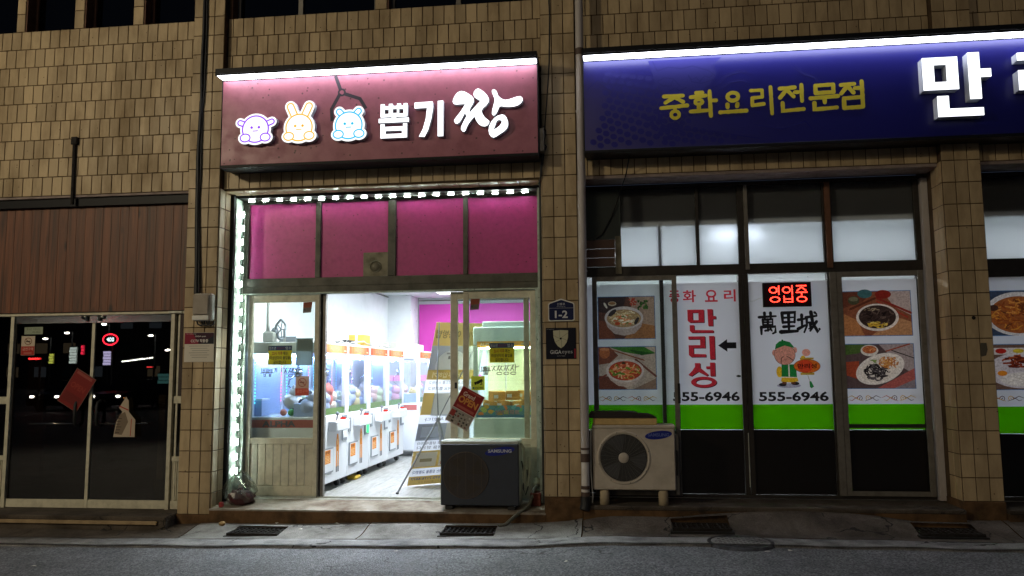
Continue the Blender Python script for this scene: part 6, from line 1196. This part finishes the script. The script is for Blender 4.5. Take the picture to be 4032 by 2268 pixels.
# ------------------------------------------------------------------ across the street (seen mirrored in the dark glass)
M['lampglow'] = emit('street_lamp_glow', (1, .96, .86), 60.); M['pole'] = mat('grey_pole', '#55585a', .5, .4)
def mir(x, y, z): return (x, y, z)
for k, (x, z) in enumerate(((-39.46, 3.62), (-37.89, 4.0), (-35.25, 4.54), (-30.66, 2.77), (-31.9, 3.74))):
    f = 80/45.; X, Y, Z = -4.9+(x+4.9)*f, -80, 1.137+(z-1.137)*f
    t = thing('street_lamp', ['street lamp mirrored above the red bus', 'street lamp mirrored near the red flyer', 'street lamp mirrored beside the round red neon', 'low street lamp mirrored at the right of the glass', 'street lamp mirrored at the upper right of the glass'][k], 'street lamp', (X, Y, -.5), 'street lamps across the road')
    MB().tube([(X, Y-1, -.5), (X, Y-1, Z+.2)], .09, 8).build('pole', M['pole'], t); MB().tube([(X, Y-1, Z+.2), (X, Y, Z+.12)], .06, 8).build('arm', M['pole'], t); MB().ball((X, Y, Z), (.34, .2, .12), 10, 6).build('lamp_head', M['lampglow'], t)
def street_sign(x0, x1, z0, z1, y, col, s, label, txt=None, tc='#ffffff'):
    t = thing('street_sign', label, 'sign', ((x0+x1)/2, y-.2, z0)); em_ = emit('sign_glow_'+str(len(bpy.data.materials)), col, s); nb = max(1, round((z1-z0)/.16)); B('panel', emit('sign_back_'+str(len(bpy.data.materials)), col, s*.3), t, (x0, x1, y-.1, y-.02, z0, z1), b=0)
    for q in range(nb): B('letter_block', em_, t, (x0+.04*(q % 2), x1-.03*((q+1) % 2), y-.018, y, z0+(z1-z0)*(q+.12)/nb, z0+(z1-z0)*(q+.88)/nb), b=0); B('case', M['blackmetal'], t, (x0-.05, x1+.05, y-.3, y-.11, z0-.05, z1+.05)); MB().tube([((x0+x1)/2, y-.4, -.5), ((x0+x1)/2, y-.4, z0)], .05, 6).build('post', M['pole'], t)
    return t
street_sign(-30.5, -30.05, 1.83, 2.79, -35, (.55, .65, .6), 6, 'tall pale sign mirrored above the red flyer'); street_sign(-28.38, -27.87, 1.72, 2.53, -35, (.55, .5, .8), 7, 'lavender sign mirrored right of the door stile'); street_sign(-31.77, -31.5, 1.84, 2.42, -35, (.6, .65, .1), 6, 'small yellow sign mirrored in the left door'); street_sign(-29.78, -29.6, 2.34, 2.89, -35, (1, .03, .08), 8, 'narrow red sign mirrored beside the door stile'); street_sign(-25.2, -24.65, 1.86, 1.95, -25, (1, .03, .03), 22, 'red light bar mirrored over the dark cars'); street_sign(-22.6, -22.3, 1.5, 1.58, -30, (1, .05, .05), 7, 'small red sign mirrored in the right door'); street_sign(-19.0, -18.3, .75, 1.2, -25, (.1, .3, .28), 1.5, 'dim teal shop window mirrored at the right')
nr = thing('neon_number_sign', 'round red neon sign with white figures mirrored in the right door', 'sign', (-24.64, -30, 2.5)); MB().tube([(-24.64+.40*math.cos(t*PI/16), -30, 2.96+.27*math.sin(t*PI/16)) for t in range(33)], .035, 6, False).build('ring', emit('red_neon', (1, .02, .04), 26.), nr)
v_, f_2 = fit_text('400', -24.85, 2.85, -24.43, 3.07, .04, True); mm = MB().add([(p[0]*-1-2*24.64, -30, p[1]) for p in v_], f_2); mm.build('figures', emit('white_neon', (.7, .9, .9), 14.), nr); MB().tube([(-24.64, -30.2, -.5), (-24.64, -30.2, 2.7)], .05, 6).build('post', M['pole'], nr)
st = thing('light_string', 'row of small white bulbs mirrored in the right door', 'light string', (-23.1, -30, 1.9))
for k in range(13): MB().ball((-23.91+k*.1325, -30, 1.83+k*.015), .035, 6, 4).build('bulb', M['lampglow'], st)
MB().tube([(-24.1, -30, 1.88), (-22.1, -30, 2.08)], .01, 5).build('wire', M['cable'], st)
fb_ = thing('street_building', 'dim building across the road mirrored in the dark glass doors', 'building', (-72, -92, -.5))
B('wall', mat('dim_facade', '#4a4a4c', .9), fb_, (-125, -30, -100, -92, -.6, 16), b=0); wr_ = random.Random(12); wm = [emit('dim_window_'+c, k_, s_) for c, k_, s_ in (('warm', (1, .75, .45), .16), ('cool', (.7, .85, 1), .10), ('dark', (.2, .25, .3), .02))]
for i in range(22):
    for j in range(3):
        x = -122+i*4.1; f0 = B('window', M['bronze'], fb_, (x, x+1.9, -91.99, -91.95, .9+j*3.2, 2.4+j*3.2), b=0); B('pane', wr_.choice([wm[0], wm[1], wm[2], wm[2], wm[2]]), f0, (x+.06, x+1.84, -91.945, -91.94, .96+j*3.2, 2.34+j*3.2), b=0)
M['carpaint'] = mat('dark_car_paint', '#1b1d22', .3, .4, coat=.8); M['carglass'] = mat('dark_car_glass', '#08090b', .08); M['hl'] = emit('headlight', (1, .95, .82), 42.); M['tl'] = emit('amber_light', (1, .4, .12), 24.)
def car():
    t = thing('parked_car', 'car', 'car')
    b = MB(); pr_ = [(-2.1, .25), (2.1, .25), (2.15, .55), (2.0, .78), (1.0, .9), (-1.7, .92), (-2.12, .8)]
    b.add([(p[0], s*.85, p[1]) for s in (-1, 1) for p in pr_], [tuple(range(7)), tuple(range(13, 6, -1))]+[(i, (i+1) % 7, (i+1) % 7+7, i+7)[::-1] for i in range(7)]); b.build('body', M['carpaint'], t)
    c = MB(); pc_ = [(1.05, .9), (.35, 1.38), (-1.0, 1.42), (-1.75, .92)]; c.add([(p[0], s*(.8 if p[1] < 1 else .62), p[1]) for s in (-1, 1) for p in pc_], [(0, 1, 2, 3), (7, 6, 5, 4)]+[(i, (i+1) % 4, (i+1) % 4+4, i+4)[::-1] for i in range(4)]); c.build('cabin', M['carglass'], t)
    for x in (-1.3, 1.35):
        for s in (-.72, .72): w_ = MB().lathe((x, s, .31), [(0, -.1), (.31, -.1), (.31, .1), (0, .1)], 'y', 16).build('wheel', M['rubber'], t); MB().lathe((x, s*1.16, .31), [(0, -.01), (.18, -.01), (.19, .0)], 'y', 12).build('rim', M['steelg'], w_)
    for s in (-1, 1): MB().ball((2.08, s*.62, .66), (.06, .13, .07), 8, 5).build('headlight', M['hl'], t); MB().ball((2.0, s*.8, .60), (.05, .06, .06), 8, 5).build('side_light', M['tl'], t)
    return t
nl = thing('street_lamp', 'warm street lamp standing across the road to the left, out of the picture', 'street lamp', (-8.0, -8, -.45)); MB().tube([(-8, -8.8, -.5), (-8, -8.8, 5.6)], .07, 10).build('pole', M['pole'], nl); MB().tube([(-8, -8.8, 5.6), (-8, -8.1, 5.75)], .045, 8).build('arm', M['pole'], nl); MB().ball((-8, -8, 5.72), (.16, .3, .07), 10, 6).build('lamp_head', mat('lamp_housing', '#8a8c8c', .5), nl)
sp = bpy.data.lights.new('lamp_light', 'SPOT'); sp.energy = 1250; sp.color = (1, .86, .60); sp.spot_size = math.radians(150); sp.spot_blend = .6; sp.shadow_soft_size = .25; so = bpy.data.objects.new('lamp_light', sp); COL.objects.link(so); so.parent = nl; so.location = (0, 0, 6.0); so.rotation_euler = (math.radians(40), 0, math.radians(-25))
c0 = car()
for k, (x, y, lb) in enumerate(((-25.1, -28.1, 'dark car with headlights on mirrored in the left door'), (-22.1, -28.1, 'dark car with amber side lights mirrored right of the door stile'), (-25.5, -35.2, 'dark car with headlights on mirrored at the right of the right door'))):
    o = c0 if k == 0 else copy_tree(c0); o.location = (x, y, -.475); o.rotation_euler = (0, 0, math.radians(90)); o['label'] = lb; o['group'] = 'cars stopped across the road'
